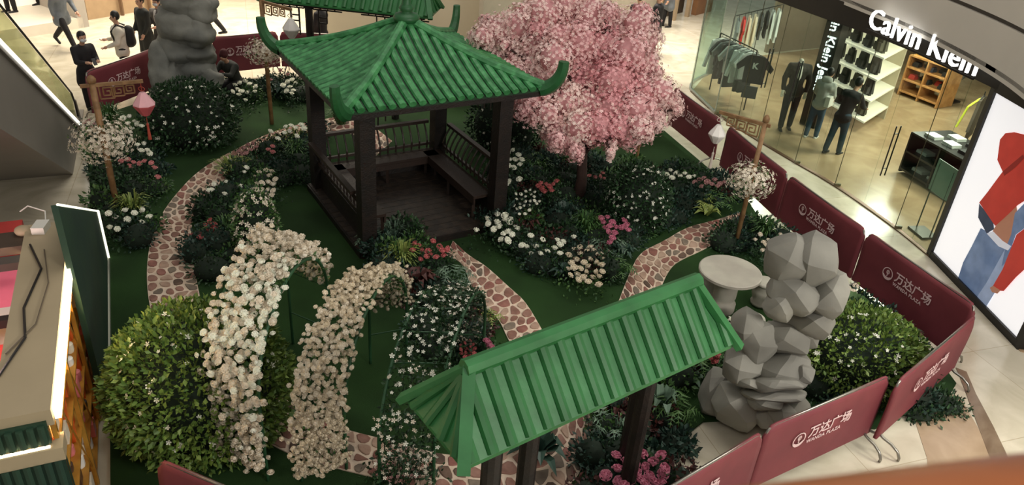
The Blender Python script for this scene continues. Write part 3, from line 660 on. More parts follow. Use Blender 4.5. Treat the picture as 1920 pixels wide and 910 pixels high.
# ================================================================ PLANTS
def rose_mesh(name, m):
    mb = MB(); mb.ball((0, 0, 0), (.72, .72, .6), 7, 4)
    for ring, (n, el, s, r) in enumerate(((6, .15, .62, .5), (6, .6, .5, .42), (4, 1.05, .36, .25))):
        for k in range(n):
            a = 2*PI*(k+.5*ring)/n; c = Vector((math.cos(a)*math.cos(el), math.sin(a)*math.cos(el), math.sin(el)*.85)); t = Vector((-math.sin(a), math.cos(a), 0)); up = Vector((-math.cos(a)*math.sin(el), -math.sin(a)*math.sin(el), math.cos(el)))
            p = c*.62; mb.add([p-t*s*.2, p+c*.34-t*s*.8+up*.1, p+c*.5+up*.24, p+c*.34+t*s*.8+up*.1, p+t*s*.2], [(0, 1, 2), (0, 2, 4), (4, 2, 3)])
    return mb.mesh(name, m)
def small_mesh(name, m):
    me = MB(); me.add(*PETAL5); me.ball((0, 0, .1), .22, 5, 3); return me.mesh(name, m)
FM = {}
def fmesh(kind, colour):
    k = kind+colour
    if k not in FM: FM[k] = (rose_mesh if kind == 'rose' else small_mesh)('flower', M[colour])
    return FM[k]
def leaves(name, P, Nn, sc, m, parent, core=None, tmpl=LEAF):
    R = rotmats(Nn); R = R[:, :, [0, 2, 1]]*np.array([1, 1, -1])   # leaf length points along the normal
    tilt = rng.normal(0, .55, (len(P), 3)); Nn2 = Nn/np.linalg.norm(Nn, axis=1, keepdims=True)+tilt; Nn2[:, 2] += .15
    z = Nn2/np.linalg.norm(Nn2, axis=1, keepdims=True); R = rotmats(z); R = R[:, :, [0, 2, 1]]; R[:, :, 2] *= -1
    V, Fc = scatter(tmpl[0], tmpl[1], P, R, sc); mi = np.zeros(len(Fc), int)
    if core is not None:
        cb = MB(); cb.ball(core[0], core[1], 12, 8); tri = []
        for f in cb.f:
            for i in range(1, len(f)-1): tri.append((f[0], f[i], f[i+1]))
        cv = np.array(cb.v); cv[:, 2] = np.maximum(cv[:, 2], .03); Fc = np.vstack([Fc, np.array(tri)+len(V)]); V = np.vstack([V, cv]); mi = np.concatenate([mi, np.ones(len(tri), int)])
    return stuff(soup(name, V, Fc, [m, M['core']], parent, mi))
def bush(label, cat, c, r, h, n, m, ls=.07, group=None, name='leafy_bush', zc=None, zmin=-.15, flowers=None, fsize=.03, nf=0, fkind='small', jit=.1, base=0.):
    """rounded bush; c ground point, r radius or (rx, ry), h height"""
    rx, ry = r if isinstance(r, tuple) else (r, r); T = wthing(name, label, cat, (c[0], c[1], base), group=group)
    cz = base+h*.38 if zc is None else zc; cc = (c[0], c[1], cz); rr = (rx, ry, h-(cz-base))
    P, Nn = ell_pts(n, cc, rr, -.62, jit); P[:, 2] = np.maximum(P[:, 2], base+.04)
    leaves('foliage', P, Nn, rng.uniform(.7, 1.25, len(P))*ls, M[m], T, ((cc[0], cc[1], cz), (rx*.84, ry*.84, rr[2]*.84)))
    if nf:
        P, Nn = ell_pts(nf, cc, (rx*1.02, ry*1.02, rr[2]*1.03), -.35, .03); me = fmesh(fkind, flowers); big = min(nf, 120); tv = PETAL5
        for k in range(min(len(P), big)):
            q = Vector(Nn[k]).normalized()*1.0+Vector((random.gauss(0, .3), random.gauss(0, .3), .3)); o = link('flower', me, T, P[k]); o.rotation_euler = q.to_track_quat('Z', 'Y').to_euler(); s = fsize*random.uniform(.7, 1.3); o.scale = (s, s, s)
        if len(P) > big:
            V, Fc = scatter(tv[0], tv[1], P[big:], rotmats(Nn[big:]), rng.uniform(.6, 1.1, len(P)-big)*fsize); stuff(soup('flower', V, Fc, M[flowers], T))
    return T
def grass_clump(label, u, v, r, h, n, m, name='grass_clump', cat='plant', group=None, wd=1., droop=.6):
    c = G(u, v); T = wthing(name, label, cat, (c.x, c.y, 0), group=group); mb = MB()
    for k in range(n):
        a = random.uniform(0, 2*PI); q = random.uniform(.0, .25)*r; lean = random.uniform(.15, 1); d = Vector((math.cos(a), math.sin(a), 0)); t = Vector((-d.y, d.x, 0)); hh = h*random.uniform(.6, 1.05); w_ = .014*wd*random.uniform(.7, 1.3)
        p = [Vector((c.x, c.y, 0))+d*(q+lean*r*f)+Vector((0, 0, hh*g)) for f, g in ((0, 0), (.25, .5), (.6, .88-.1*lean*droop), (1., .95-.45*lean*droop))]
        mb.add([p[0]-t*w_*.6, p[0]+t*w_*.6, p[1]-t*w_, p[1]+t*w_, p[2]-t*w_*.8, p[2]+t*w_*.8, p[3]], [(0, 1, 3, 2), (2, 3, 5, 4), (4, 5, 6)])
    stuff(mb.build('blades', M[m], T)); return T
def fern(label, u, v, r, h, n, m, group=None, name='fern', z=0., wid=.2):
    c = G(u, v); T = wthing(name, label, 'plant', (c.x, c.y, z), group=group)
    for k in range(n):
        a = 2*PI*k/n+random.uniform(-.2, .2); d = Vector((math.cos(a), math.sin(a), 0)); t = Vector((-d.y, d.x, 0)); L = r*random.uniform(.8, 1.15); hh = h*random.uniform(.75, 1.1); mb = MB(); K = 9
        sp = [Vector((c.x, c.y, z))+d*(L*f)+Vector((0, 0, hh*(1-(1-1.5*f)**2)*.95 if f < .67 else hh*(.95-.9*(f-.67)))) for f in [i/K for i in range(K+1)]]
        for i in range(1, K):
            p = sp[i]; s = wid*r*math.sin(PI*(i+.6)/(K+.6))*1.5; dd = (sp[i+1]-sp[i]).normalized()
            for sg in (1, -1): mb.add([p-dd*.01, p+t*sg*s+dd*s*.5-Vector((0, 0, s*.25)), p+dd*L*.055], [(0, 1, 2)])
        mb.tube(sp[::3]+[sp[-1]], .004, 3, cap=False); mb.build('frond', M[m], T)
    return T
def broad(label, u, v, r, h, n, m, group=None, name='broad_leaf_plant', wd=.16):
    """plant of large pointed leaves, each a part"""
    c = G(u, v); T = wthing(name, label, 'plant', (c.x, c.y, 0), group=group); P0 = Vector((c.x, c.y, .02))
    for k in range(n):
        a = 2*PI*k/n*1.618+random.uniform(-.3, .3); d = Vector((math.cos(a), math.sin(a), 0)); t = Vector((-d.y, d.x, 0)); f = random.uniform(.45, 1); L = r*f; hh = h*(1.15-.5*f)
        s = [P0, P0+d*L*.35+Vector((0, 0, hh*.75)), P0+d*L*.7+Vector((0, 0, hh)), P0+d*L*1.1+Vector((0, 0, hh*.72))]; w_ = wd*r*random.uniform(.8, 1.2)
        mb = MB(); mb.add([s[0], s[1]-t*w_+Vector((0, 0, .02)), s[1], s[1]+t*w_+Vector((0, 0, .02)), s[2]-t*w_*.8+Vector((0, 0, .02)), s[2], s[2]+t*w_*.8+Vector((0, 0, .02)), s[3]], [(0, 2, 1), (0, 3, 2), (1, 2, 5, 4), (2, 3, 6, 5), (4, 5, 7), (5, 6, 7)])
        mb.build('leaf', M[m], T)
    return T
def flowers(label, px, z, colour, size=.045, kind='rose', leaf='leaf_dark', lr=.12, name='flower_clump', group=None, nleaf=70, hmax=None, cat='flowers', ls=.06):
    """flower heads at the given pixels, heads about z above the ground"""
    H = [G(u, v, z+random.uniform(-.05, .05)) for u, v in px]; c = sum(H, Vector())/len(H); T = wthing(name, label, cat, (c.x, c.y, 0), group=group)
    sb = MB()
    for q in H:
        o = link('flower', fmesh(kind, colour), T, q); s = size*random.uniform(.85, 1.15); o.scale = (s, s, s*random.uniform(.8, 1)); o.rotation_euler = (random.gauss(0, .35)-.3, random.gauss(0, .35), random.uniform(0, 6))
        g = Vector((c.x, c.y, 0)).lerp(Vector((q.x, q.y, 0)), .55)+Vector((random.gauss(0, .02), random.gauss(0, .02), .03)); sb.tube([g, g.lerp(q, .6)+Vector((0, 0, .03)), q], .004, 3, cap=False)
    sb.build('stems', M['stem'], T); P = []; Nn = []
    for q in H:
        k = max(8, nleaf*6//max(len(H), 6)); a = rng.normal(0, lr, (k, 3)); a[:, 2] = -np.abs(rng.uniform(.02, q.z, k)); P.append(np.array(q)+a); Nn.append(rng.normal(0, 1, (k, 3))+[0, 0, .8])
    P = np.vstack(P); P[:, 2] = np.maximum(P[:, 2], .04); leaves('foliage', P, np.vstack(Nn), rng.uniform(.7, 1.3, len(P))*ls, M[leaf], T)
    return T
def jit(u0, v0, u1, v1, n, md=8):
    out = []; t = 0
    while len(out) < n and t < 2000:
        t += 1; q = (random.uniform(u0, u1), random.uniform(v0, v1)); e = ((q[0]-(u0+u1)/2)/((u1-u0)/2))**2+((q[1]-(v0+v1)/2)/((v1-v0)/2))**2
        if e < 1.05 and all((q[0]-p[0])**2+(q[1]-p[1])**2 > md*md for p in out): out.append(q)
    return out
def inside(p, poly):
    x, y = p; c = False; n = len(poly)
    for i in range(n):
        (x1, y1), (x2, y2) = poly[i], poly[i-1]
        if (y1 > y) != (y2 > y) and x < (x2-x1)*(y-y1)/(y2-y1)+x1: c = not c
    return c
LMK = [(240, 410, 'white roses of the left post'), (260, 305, 'pink roses of the left post'), (208, 260, 'left pole flower ball'), (252, 385, 'spiky pale grass tuft'), (462, 280, 'pale pink roses on the path edge'), (508, 280, 'two small red roses'),
 (550, 242, 'white roses by the left pavilion column'), (498, 345, 'cream pink rose cluster'), (395, 350, 'small white blooms by the curved path'), (388, 430, 'red pink roses by the curved path'), (438, 330, 'yellow green path grass'), (428, 460, 'green grass clump by the path'), (480, 430, 'cone shaped bush'),
 (805, 470, 'red pink roses of the centre bed'), (750, 500, 'yellow green fountain grass'), (700, 470, 'front pavilion column'), (875, 655, 'red flowers of the third arch'), (918, 650, 'magenta blooms'), (848, 535, 'sprawling centre fern'), (782, 545, 'dark red centre plant'),
 (963, 300, 'white roses by the right pavilion column'), (985, 380, 'small white blooms by the entrance'), (935, 425, 'big white roses near the entrance'), (1020, 465, 'white rose line on the lawn edge'), (1028, 350, 'red roses behind the trunk'), (1118, 332, 'peach roses'), (1150, 430, 'mauve pink roses mid bed'), (1095, 445, 'tall green grass mid bed'), (1100, 500, 'cream rose cluster at the bed tip'), (1265, 330, 'row of white roses by the turf'), (1330, 344, 'dusty roses near the right post'), (1200, 390, 'upright white dotted bush'), (1082, 370, 'cherry trunk'), (1302, 385, 'pale fern at the bed end'), (1155, 520, 'green fern by the right path'), (1050, 530, 'dark leaf plant on the front bed edge'),
 (1376, 470, 'right lantern post'), (1430, 450, 'light grass at the right post'), (1200, 880, 'mauve roses at the bottom edge'), (1135, 830, 'grey green fern under the gate'), (1232, 790, 'pale leaf plant under the gate'), (1168, 765, 'dry brown grass under the gate'), (1295, 690, 'spreading fern behind the gate roof'),
 (1600, 680, 'big right corner bush'), (1705, 625, 'mauve corner blooms'), (1750, 760, 'right corner barrier'), (458, 168, 'white roses by the crouching person'), (545, 160, 'white roses by the back post'), (510, 200, 'back lantern post')]
SEEN = {}
KIND = {'leaf_dark': ('dark green', 'low_shrub'), 'leaf_deep': ('blackish green', 'ground_cover'), 'leaf_mid': ('mid green', 'leafy_bush'), 'leaf_red': ('dark red', 'red_leaf_plant')}
def fill(poly, label, group, mats, h=(.2, .4), r=(.2, .32), sp=.42, name='low_shrub', n=210, ls=.068, cat='shrub'):
    W = [(G(*q).x, G(*q).y) for q in poly]; x0, x1 = min(p[0] for p in W), max(p[0] for p in W); y0, y1 = min(p[1] for p in W), max(p[1] for p in W)
    y = y0; k = 0
    while y < y1:
        x = x0+(sp/2 if k % 2 else 0)
        while x < x1:
            q = (x+random.uniform(-.25, .25)*sp, y+random.uniform(-.25, .25)*sp)
            if inside(q, W):
                rr = random.uniform(*r); hh = random.uniform(*h); mt = random.choice(mats); col_, nm = KIND[mt]; u, v = proj((q[0], q[1], hh*.6))
                lm = min(LMK, key=lambda a: (a[0]-u)**2+((a[1]-v)*1.3)**2); du_, dv_ = u-lm[0], v-lm[1]; D = math.hypot(du_, dv_)
                side = ('right of' if du_ > 0 else 'left of') if abs(du_) > abs(dv_) else ('below' if dv_ > 0 else 'behind')
                how = '' if D < 22 else 'just ' if D < 45 else 'far '
                if D < 9: side, how = 'under', ''
                size = 'small' if rr < .24 else 'medium' if rr < .28 else 'wide'
                lb = '%s %s shrub %s%s the %s' % (size, col_, how, side, lm[2])
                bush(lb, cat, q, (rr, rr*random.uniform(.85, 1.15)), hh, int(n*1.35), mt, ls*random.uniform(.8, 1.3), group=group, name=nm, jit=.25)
            x += sp
        y += sp*.87; k += 1
dk = ['leaf_dark', 'leaf_dark', 'leaf_deep', 'leaf_mid', 'leaf_deep']
# --- beds of low dark shrubs
fill([(168, 285), (250, 262), (296, 300), (300, 380), (306, 430), (270, 462), (205, 455), (190, 380)], 'low dark green shrub of the bed at the foot of the left lantern post', 'shrubs of the left bed', dk)
fill([(600, 250), (520, 285), (455, 320), (415, 355), (378, 395), (362, 440), (365, 500), (400, 520), (440, 515), (470, 440), (480, 385), (540, 360), (600, 345), (600, 300)], 'low dark green shrub between the curved stone path and the lawn left of the pavilion', 'shrubs of the pavilion side bed', dk)
fill([(690, 440), (790, 445), (826, 484), (858, 545), (894, 610), (925, 662), (890, 690), (800, 690), (770, 600), (730, 540), (700, 480)], 'low dark green shrub of the bed between the pavilion entrance and the rose arches', 'shrubs of the centre bed', dk+['leaf_red'])
fill([(930, 330), (960, 290), (1050, 305), (1180, 315), (1260, 322), (1350, 332), (1388, 375), (1340, 398), (1245, 424), (1185, 462), (1155, 510), (1132, 545), (1060, 540), (955, 495), (885, 440), (900, 400)], 'low dark green shrub of the large bed under the pink tree', 'shrubs of the bed under the pink tree', dk+['leaf_dark', 'leaf_deep', 'leaf_red'], h=(.22, .42))
fill([(1350, 440), (1400, 412), (1450, 440), (1480, 470), (1470, 520), (1440, 500), (1400, 478), (1345, 468)], 'low dark green shrub at the foot of the right lantern post', 'shrubs of the right bed', dk)
fill([(1108, 760), (1130, 700), (1200, 660), (1290, 660), (1330, 700), (1290, 740), (1265, 800), (1280, 850), (1275, 960), (1095, 960), (1092, 860)], 'low dark green shrub in the bed under the front gate roof', 'shrubs of the front bed', dk+['leaf_red'], h=(.25, .5))
fill([(1555, 590), (1610, 570), (1680, 620), (1745, 672), (1770, 730), (1700, 770), (1560, 780), (1500, 740)], 'low dark green shrub beside the flowering bush in the right front corner', 'shrubs of the right front corner', dk)
fill([(415, 168), (580, 158), (585, 195), (500, 190), (420, 196)], 'low dark green shrub along the back barriers left of the pavilion', 'shrubs of the back bed', dk, sp=.4)
fill([(1690, 780), (1740, 752), (1800, 722), (1795, 748), (1740, 775), (1700, 800)], 'low green plant spilling out under the right corner barrier', 'plants under the right corner barrier', ['leaf_dark', 'leaf_mid'], h=(.1, .22), sp=.3)
# --- round flowering bushes
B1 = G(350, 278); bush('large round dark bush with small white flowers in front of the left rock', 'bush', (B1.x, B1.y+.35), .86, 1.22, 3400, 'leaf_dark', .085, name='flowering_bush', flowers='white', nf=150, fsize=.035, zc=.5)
bush('big round green bush with pale flowers at the lower left beside the kiosk', 'bush', (-3.28, 6.5), (.92, .86), 1.55, 9500, 'leaf_lit', .075, name='flowering_bush', flowers='white', nf=190, fsize=.03, zc=.66)
bush('round green bush with white flowers right of the grey rock tower', 'bush', (4.72, 8.45), (.8, .7), .98, 5000, 'leaf_lit', .07, name='flowering_bush', flowers='white', nf=130, fsize=.03, zc=.42)
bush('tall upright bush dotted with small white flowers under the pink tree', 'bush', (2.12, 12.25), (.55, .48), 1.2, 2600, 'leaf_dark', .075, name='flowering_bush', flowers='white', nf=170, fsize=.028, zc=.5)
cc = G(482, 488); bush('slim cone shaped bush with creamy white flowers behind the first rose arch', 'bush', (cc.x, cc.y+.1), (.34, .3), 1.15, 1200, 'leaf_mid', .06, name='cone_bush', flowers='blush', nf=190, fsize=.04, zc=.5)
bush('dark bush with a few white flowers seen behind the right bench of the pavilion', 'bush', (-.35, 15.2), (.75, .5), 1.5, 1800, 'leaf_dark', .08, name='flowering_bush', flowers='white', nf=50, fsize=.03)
# --- flowers
flowers('white roses in front of the left lantern post between grass blades', [(204, 401), (217, 408), (235, 395), (239, 412), (252, 400), (266, 417), (268, 394), (280, 407), (206, 427), (220, 430)], .35, 'white', .055)
flowers('row of pink roses under the white flower ball of the left lantern post', [(228, 303), (240, 300), (250, 305), (262, 307), (271, 303), (284, 306), (243, 312), (290, 315), (296, 333)], .5, 'pink', .05)
flowers('cluster of white roses behind the left lantern post, beside the round bush', [(231, 222), (243, 219), (252, 228), (258, 233), (240, 232), (247, 241), (237, 247), (266, 237), (224, 262), (228, 272), (246, 262), (258, 272), (265, 283), (276, 282), (270, 270), (280, 288)], .55, 'white', .055)
flowers('dusty rose blooms at the foot of the left red barrier', [(160, 230), (168, 226), (176, 232), (183, 228), (172, 240)], .35, 'dusty', .05)
flowers('pale pink roses on the path edge left of the pavilion', [(448, 284), (458, 278), (466, 272), (474, 270), (454, 290), (470, 282), (462, 288), (480, 277)], .3, 'dusty', .05)
flowers('two small red roses beside the pale pink ones on the path edge', [(511, 275), (511, 286), (503, 281)], .35, 'pink', .05)
flowers('cluster of white roses by the left column of the pavilion', [(507, 247), (536, 238), (546, 236), (555, 240), (565, 235), (570, 241), (543, 247), (556, 256), (533, 250), (521, 261), (582, 235)], .35, 'white', .06, leaf='leaf_lime')
flowers('dense cluster of cream pink roses at the inner edge of the lawn', jit(478, 318, 518, 372, 20, 9), .3, 'blush', .055)
flowers('few white blooms on the bed beside the curved path', [(462, 315), (458, 323), (392, 358), (397, 356), (424, 341), (402, 345), (452, 350), (467, 363), (421, 364)], .3, 'white', .045)
flowers('red pink roses beside the left part of the curved path', [(395, 415), (401, 422), (386, 424), (391, 432), (400, 432), (378, 440), (361, 443), (375, 446), (405, 428)], .3, 'rose', .055)
flowers('red pink roses left of the middle stone path', [(778, 457), (785, 461), (792, 470), (803, 472), (812, 453), (824, 463), (830, 471), (818, 483), (788, 487), (800, 482), (808, 478), (774, 470), (832, 480), (838, 467)], .35, 'rose', .05)
flowers('red flowers at the foot of the third rose arch', jit(862, 640, 892, 672, 14, 7), .3, 'rose', .03)
flowers('bright magenta blooms at the edge of the green gate roof', [(916, 646), (922, 652), (918, 660), (926, 658), (912, 640)], .4, 'mauve', .05)
flowers('single white rose just above the green gate roof ridge', [(941, 657), (934, 664)], .35, 'white', .05)
flowers('white roses beside the right column of the pavilion', [(952, 288), (962, 282), (956, 300), (966, 300), (972, 291), (978, 300), (953, 311), (963, 315), (975, 309), (948, 296), (955, 340), (951, 345), (974, 337)], .5, 'white', .055)
flowers('small white blooms in the bed right of the pavilion entrance', jit(962, 355, 1012, 405, 24, 7), .35, 'white', .032)
flowers('big white roses at the corner of the bed nearest the pavilion entrance', [(893, 432), (914, 411), (933, 403), (947, 405), (948, 413), (955, 418), (916, 420), (932, 418), (926, 430), (936, 426), (953, 435), (945, 439), (960, 440), (970, 430), (940, 450), (951, 452), (958, 412), (966, 428)], .35, 'white', .06)
flowers('line of white roses along the lawn edge of the large bed', [(995, 443), (1017, 450), (979, 461), (987, 463), (1005, 463), (1026, 472), (1013, 476), (996, 477), (1045, 451), (1056, 454), (1050, 460), (1040, 466), (1050, 476), (1076, 445)], .35, 'white', .055)
flowers('red roses behind the trunk side of the bed under the pink tree', [(1010, 350), (1017, 354), (1024, 346), (1030, 351), (1038, 346), (1044, 340), (1021, 360), (1034, 358), (1014, 344)], .4, 'rose', .055)
flowers('peach roses at the right foot of the pink tree', [(1105, 330), (1116, 333), (1125, 331), (1133, 335), (1130, 325)], .4, 'pink', .045)
flowers('pink roses in the middle of the large bed beside tall grass', [(1127, 410), (1139, 408), (1148, 418), (1131, 418), (1143, 425), (1155, 427), (1140, 435), (1152, 438), (1166, 428), (1170, 414), (1178, 432), (1148, 447), (1144, 455), (1136, 428), (1175, 423)], .4, 'mauve', .055)
flowers('dense cluster of cream roses at the front tip of the large bed', jit(1062, 462, 1135, 530, 30, 10)+[(1123, 535), (1092, 524)], .3, 'cream', .055, leaf='leaf_mid')
flowers('row of white roses along the turf edge right of the tree', [(1222, 330), (1232, 328), (1240, 334), (1250, 328), (1257, 320), (1268, 325), (1275, 330), (1284, 326), (1292, 333), (1301, 331), (1230, 340), (1260, 334)], .4, 'white', .055)
flowers('pink and dusty roses near the right lantern post, beside the white row', [(1303, 342), (1312, 338), (1320, 334), (1326, 342), (1334, 346), (1316, 350), (1345, 350), (1350, 345), (1340, 338), (1358, 342)], .4, 'dusty', .055)
flowers('small white and blush blooms in the bed at the foot of the right lantern post', [(1425, 440), (1432, 455), (1416, 450), (1436, 460), (1440, 450), (1463, 440), (1470, 448), (1437, 490), (1430, 470)], .35, 'blush', .04)
flowers('pink roses clustered at the bottom of the picture in front of the gate post', [(1155, 855), (1174, 868), (1189, 870), (1204, 853), (1225, 868), (1240, 856), (1136, 893), (1158, 880), (1179, 889), (1192, 886), (1208, 877), (1217, 894), (1243, 890), (1245, 880), (1160, 903), (1182, 902), (1200, 900), (1228, 906), (1240, 905), (1170, 912), (1210, 910)], .45, 'mauve', .06, leaf='leaf_deep', lr=.14)
flowers('red roses peeping out between the green gate roof and the rock tower', [(1338, 660), (1345, 668), (1350, 655), (1334, 672), (1342, 678)], .4, 'rose', .055)
flowers('small white flowers behind the roof end of the gate, near the drum stool', jit(1358, 594, 1376, 616, 10, 4), .35, 'white', .025)
flowers('mauve round blooms by the dark red barrier in the right front corner', [(1693, 611), (1706, 614), (1722, 628), (1712, 636), (1700, 622), (1652, 605), (1660, 610), (1705, 640)], .3, 'dusty', .055)
flowers('cream rose heads at the foot of the barrier right of the rock tower', [(1604, 537), (1590, 544), (1580, 550), (1600, 548)], .35, 'blush', .05, leaf='leaf_lime')
flowers('cluster of white roses by the crouching person at the back', [(440, 160), (450, 156), (460, 153), (468, 158), (445, 168), (453, 172), (464, 174), (480, 163), (448, 178), (460, 188), (478, 172), (436, 172)], .4, 'white', .06)
flowers('cluster of white roses right of the back lantern post', [(532, 163), (540, 154), (548, 150), (555, 156), (544, 164), (550, 170), (538, 171), (531, 160), (547, 176)], .4, 'white', .06)
flowers('dusty pink blooms around the back lantern post', [(500, 140), (508, 150), (525, 132), (540, 140), (503, 158)], .5, 'dusty', .045)
# --- grasses, ferns and leaf plants
for a in [('spiky pale green grass at the foot of the left lantern post', 252, 408, .34, .5, 90, 'leaf_lime'), ('fresh green grass tuft behind the left lantern post', 207, 235, .35, .55, 110, 'leaf_mid'),
          ('yellow green grass tuft on the inner edge of the curved path', 438, 330, .42, .4, 120, 'leaf_lime'), ('long green grass tuft by the left column of the pavilion', 555, 300, .4, .45, 100, 'leaf_mid'),
          ('green grass clump beside the red pink roses and the curved path', 428, 455, .5, .42, 150, 'leaf_mid'), ('bushy grass clump beyond the railing left of the pavilion', 640, 235, .4, .5, 120, 'leaf_mid'),
          ('tall green grass clump in the middle of the large bed', 1095, 445, .34, .55, 130, 'leaf_mid'), ('yellow green fountain grass left of the red pink roses in the centre bed', 752, 505, .38, .48, 160, 'leaf_lime'),
          ('pale grass tuft at the foot of the front pavilion column', 738, 455, .34, .4, 110, 'leaf_grey'), ('light green grass clump at the foot of the right lantern post', 1430, 452, .36, .5, 140, 'leaf_mid'),
          ('dry looking grass clump in the right front corner by the mauve blooms', 1680, 650, .3, .42, 90, 'leaf_grey'), ('grass tuft behind the trunk of the pink tree', 1010, 318, .45, .35, 110, 'leaf_mid'),
          ('dry brown grass among the leaves under the front gate roof', 1168, 770, .25, .5, 60, 'stem_dry'), ('grass tuft behind the row of white roses under the tree', 1155, 325, .4, .3, 80, 'leaf_mid')]:
    grass_clump(*a)
for a in [('pale green fern near the right end of the large bed', 1302, 390, .34, .3, 12, 'leaf_lime'), ('dark green fern right of the pale one, near the path', 1345, 392, .38, .3, 12, 'leaf_mid'),
          ('light fern among the cream roses at the bed tip', 1135, 485, .4, .32, 11, 'leaf_grey'), ('dark fern at the lawn edge of the large bed', 1010, 505, .3, .22, 11, 'leaf_mid'),
          ('green fern at the bed tip beside the right hand path', 1155, 520, .34, .25, 11, 'leaf_mid'), ('sprawling green fern left of the middle stone path', 848, 535, .36, .28, 12, 'leaf_grey'),
          ('dark fern at the edge of the path under the rose arches', 795, 525, .3, .25, 10, 'leaf_dark'), ('grey green fern in the left of the front bed under the gate', 1135, 830, .28, .4, 12, 'leaf_grey'),
          ('dark fern in the front bed right of the gate post', 1255, 800, .34, .42, 13, 'leaf_mid'), ('dark spreading fern behind the gate roof by the rock tower', 1295, 690, .42, .4, 13, 'leaf_mid'),
          ('yellow green fern beside the magenta blooms', 912, 612, .24, .25, 9, 'leaf_lime'), ('grey leaved plant at the foot of the front pavilion column', 700, 470, .34, .32, 11, 'leaf_grey')]:
    fern(*a)
for a in [('dark green palm like plant beside the near gate post over the path', 1005, 868, .42, .42, 17, 'leaf_deep'), ('dark leaf plant at the front edge of the large bed', 1060, 525, .3, .25, 14, 'leaf_deep'),
          ('dark leaf plant left of the cream roses on the lawn edge', 985, 480, .3, .25, 14, 'leaf_deep'), ('dark glossy plant by the trunk of the pink tree', 1055, 420, .36, .4, 16, 'leaf_deep'),
          ('dark leafy plant at the foot of the back lantern post', 530, 190, .45, .4, 16, 'leaf_deep'), ('dark red leaf plant in the centre bed above the third arch', 782, 545, .36, .35, 18, 'leaf_red'),
          ('dark red leaf plant beside the white roses near the entrance', 985, 425, .34, .3, 18, 'leaf_red'), ('large pale leaf plant in the front bed right of the post', 1232, 790, .36, .5, 10, 'leaf_grey'),
          ('dark red leaf plant in the middle of the front bed', 1150, 800, .3, .4, 16, 'leaf_red'), ('big grey green leaf at the corner of the right lawn beside the rock', 1288, 722, .26, .22, 8, 'leaf_grey'),
          ('pale long leaf plant at the right end of the large bed', 1325, 408, .3, .22, 9, 'leaf_lime'), ('single large green leaf plant beside the right pavilion column', 942, 402, .26, .3, 7, 'leaf_mid'),
          ('bright green leaf plant at the foot of the barrier behind the right bush', 1588, 600, .38, .45, 24, 'leaf_mid'), ('dark leaf plant right of the cream roses beside the path', 1165, 490, .3, .3, 14, 'leaf_deep')]:
    broad(*a)
# --- flower balls round the lantern poles
def pole_ball(F, v, r, label, col_, n=520, sq=.75):
    z = zat(F.x, F.y, v); T = wthing('pole_flower_ball', label, 'flowers', (F.x, F.y, z), group='white flower balls on the lantern posts'); c = (F.x, F.y, z)
    P, Nn = ell_pts(n, c, (r, r, r*sq), -1, .3); V, Fc = scatter(PETAL5[0], PETAL5[1], P, rotmats(Nn+rng.normal(0, .6, Nn.shape)*1.5), rng.uniform(.022, .036, len(P))); k = 140
    me = fmesh('small', col_)
    for i in range(k): o = link('flower', me, T, P[i]); o.rotation_euler = (Vector(Nn[i])+Vector((0, 0, .4))).to_track_quat('Z', 'Y').to_euler(); s = random.uniform(.026, .042); o.scale = (s, s, s)
    V, Fc = scatter(PETAL5[0], PETAL5[1], P[k:], rotmats(Nn[k:]), rng.uniform(.022, .036, len(P)-k)); stuff(soup('flower', V, Fc, M[col_], T))
    P, Nn = ell_pts(160, c, (r*.9, r*.9, r*sq*.9), -1, .3); leaves('foliage', P, Nn, rng.uniform(.04, .07, len(P)), M['leaf_mid'], T)
pole_ball(LP, 262, .42, 'ball of white blossoms round the pole of the left lantern post', 'blush', 700); pole_ball(RP, 338, .34, 'ball of white blossoms round the pole of the right lantern post', 'blush'); pole_ball(BP, 96, .34, 'ball of white blossoms round the pole of the back lantern post', 'blush')

# ================================================================ PINK CHERRY TREE
bark = mat('cherry_bark', (58, 38, 32), .85, .2, 10, bump=.5)
ct = G(1082, 385); T = wthing('cherry_tree', 'large artificial cherry tree in full pink blossom behind the flower bed, right of the pavilion', 'tree', (ct.x, ct.y, 0))
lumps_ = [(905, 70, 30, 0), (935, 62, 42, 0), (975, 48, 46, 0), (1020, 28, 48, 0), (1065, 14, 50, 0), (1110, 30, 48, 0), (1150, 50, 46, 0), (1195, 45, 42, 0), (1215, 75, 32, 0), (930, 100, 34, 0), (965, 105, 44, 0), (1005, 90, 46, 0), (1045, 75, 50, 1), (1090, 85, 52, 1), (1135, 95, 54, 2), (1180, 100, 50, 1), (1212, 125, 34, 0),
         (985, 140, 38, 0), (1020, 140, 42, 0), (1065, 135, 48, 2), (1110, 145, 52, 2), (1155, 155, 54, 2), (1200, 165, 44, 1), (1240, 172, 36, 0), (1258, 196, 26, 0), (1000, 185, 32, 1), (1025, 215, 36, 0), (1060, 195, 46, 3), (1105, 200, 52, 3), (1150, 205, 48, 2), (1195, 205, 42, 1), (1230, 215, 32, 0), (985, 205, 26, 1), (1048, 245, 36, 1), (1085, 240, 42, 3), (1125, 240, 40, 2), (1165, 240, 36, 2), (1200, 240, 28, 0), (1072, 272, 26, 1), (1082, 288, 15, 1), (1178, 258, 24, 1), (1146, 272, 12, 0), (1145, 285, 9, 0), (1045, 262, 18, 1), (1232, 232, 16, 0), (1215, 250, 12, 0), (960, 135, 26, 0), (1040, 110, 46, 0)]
tone = [mat('blossom_pale', (238, 204, 200), .6, .06, island=1, rgb2=(244, 216, 208)), mat('blossom_mid', (234, 184, 184), .6, .06, island=1, rgb2=(242, 204, 202)), mat('blossom_deep', (222, 150, 156), .6, .08, island=1, rgb2=(234, 176, 178)), mat('blossom_white', (236, 204, 196), .6, .05, island=1, rgb2=(246, 226, 216))]
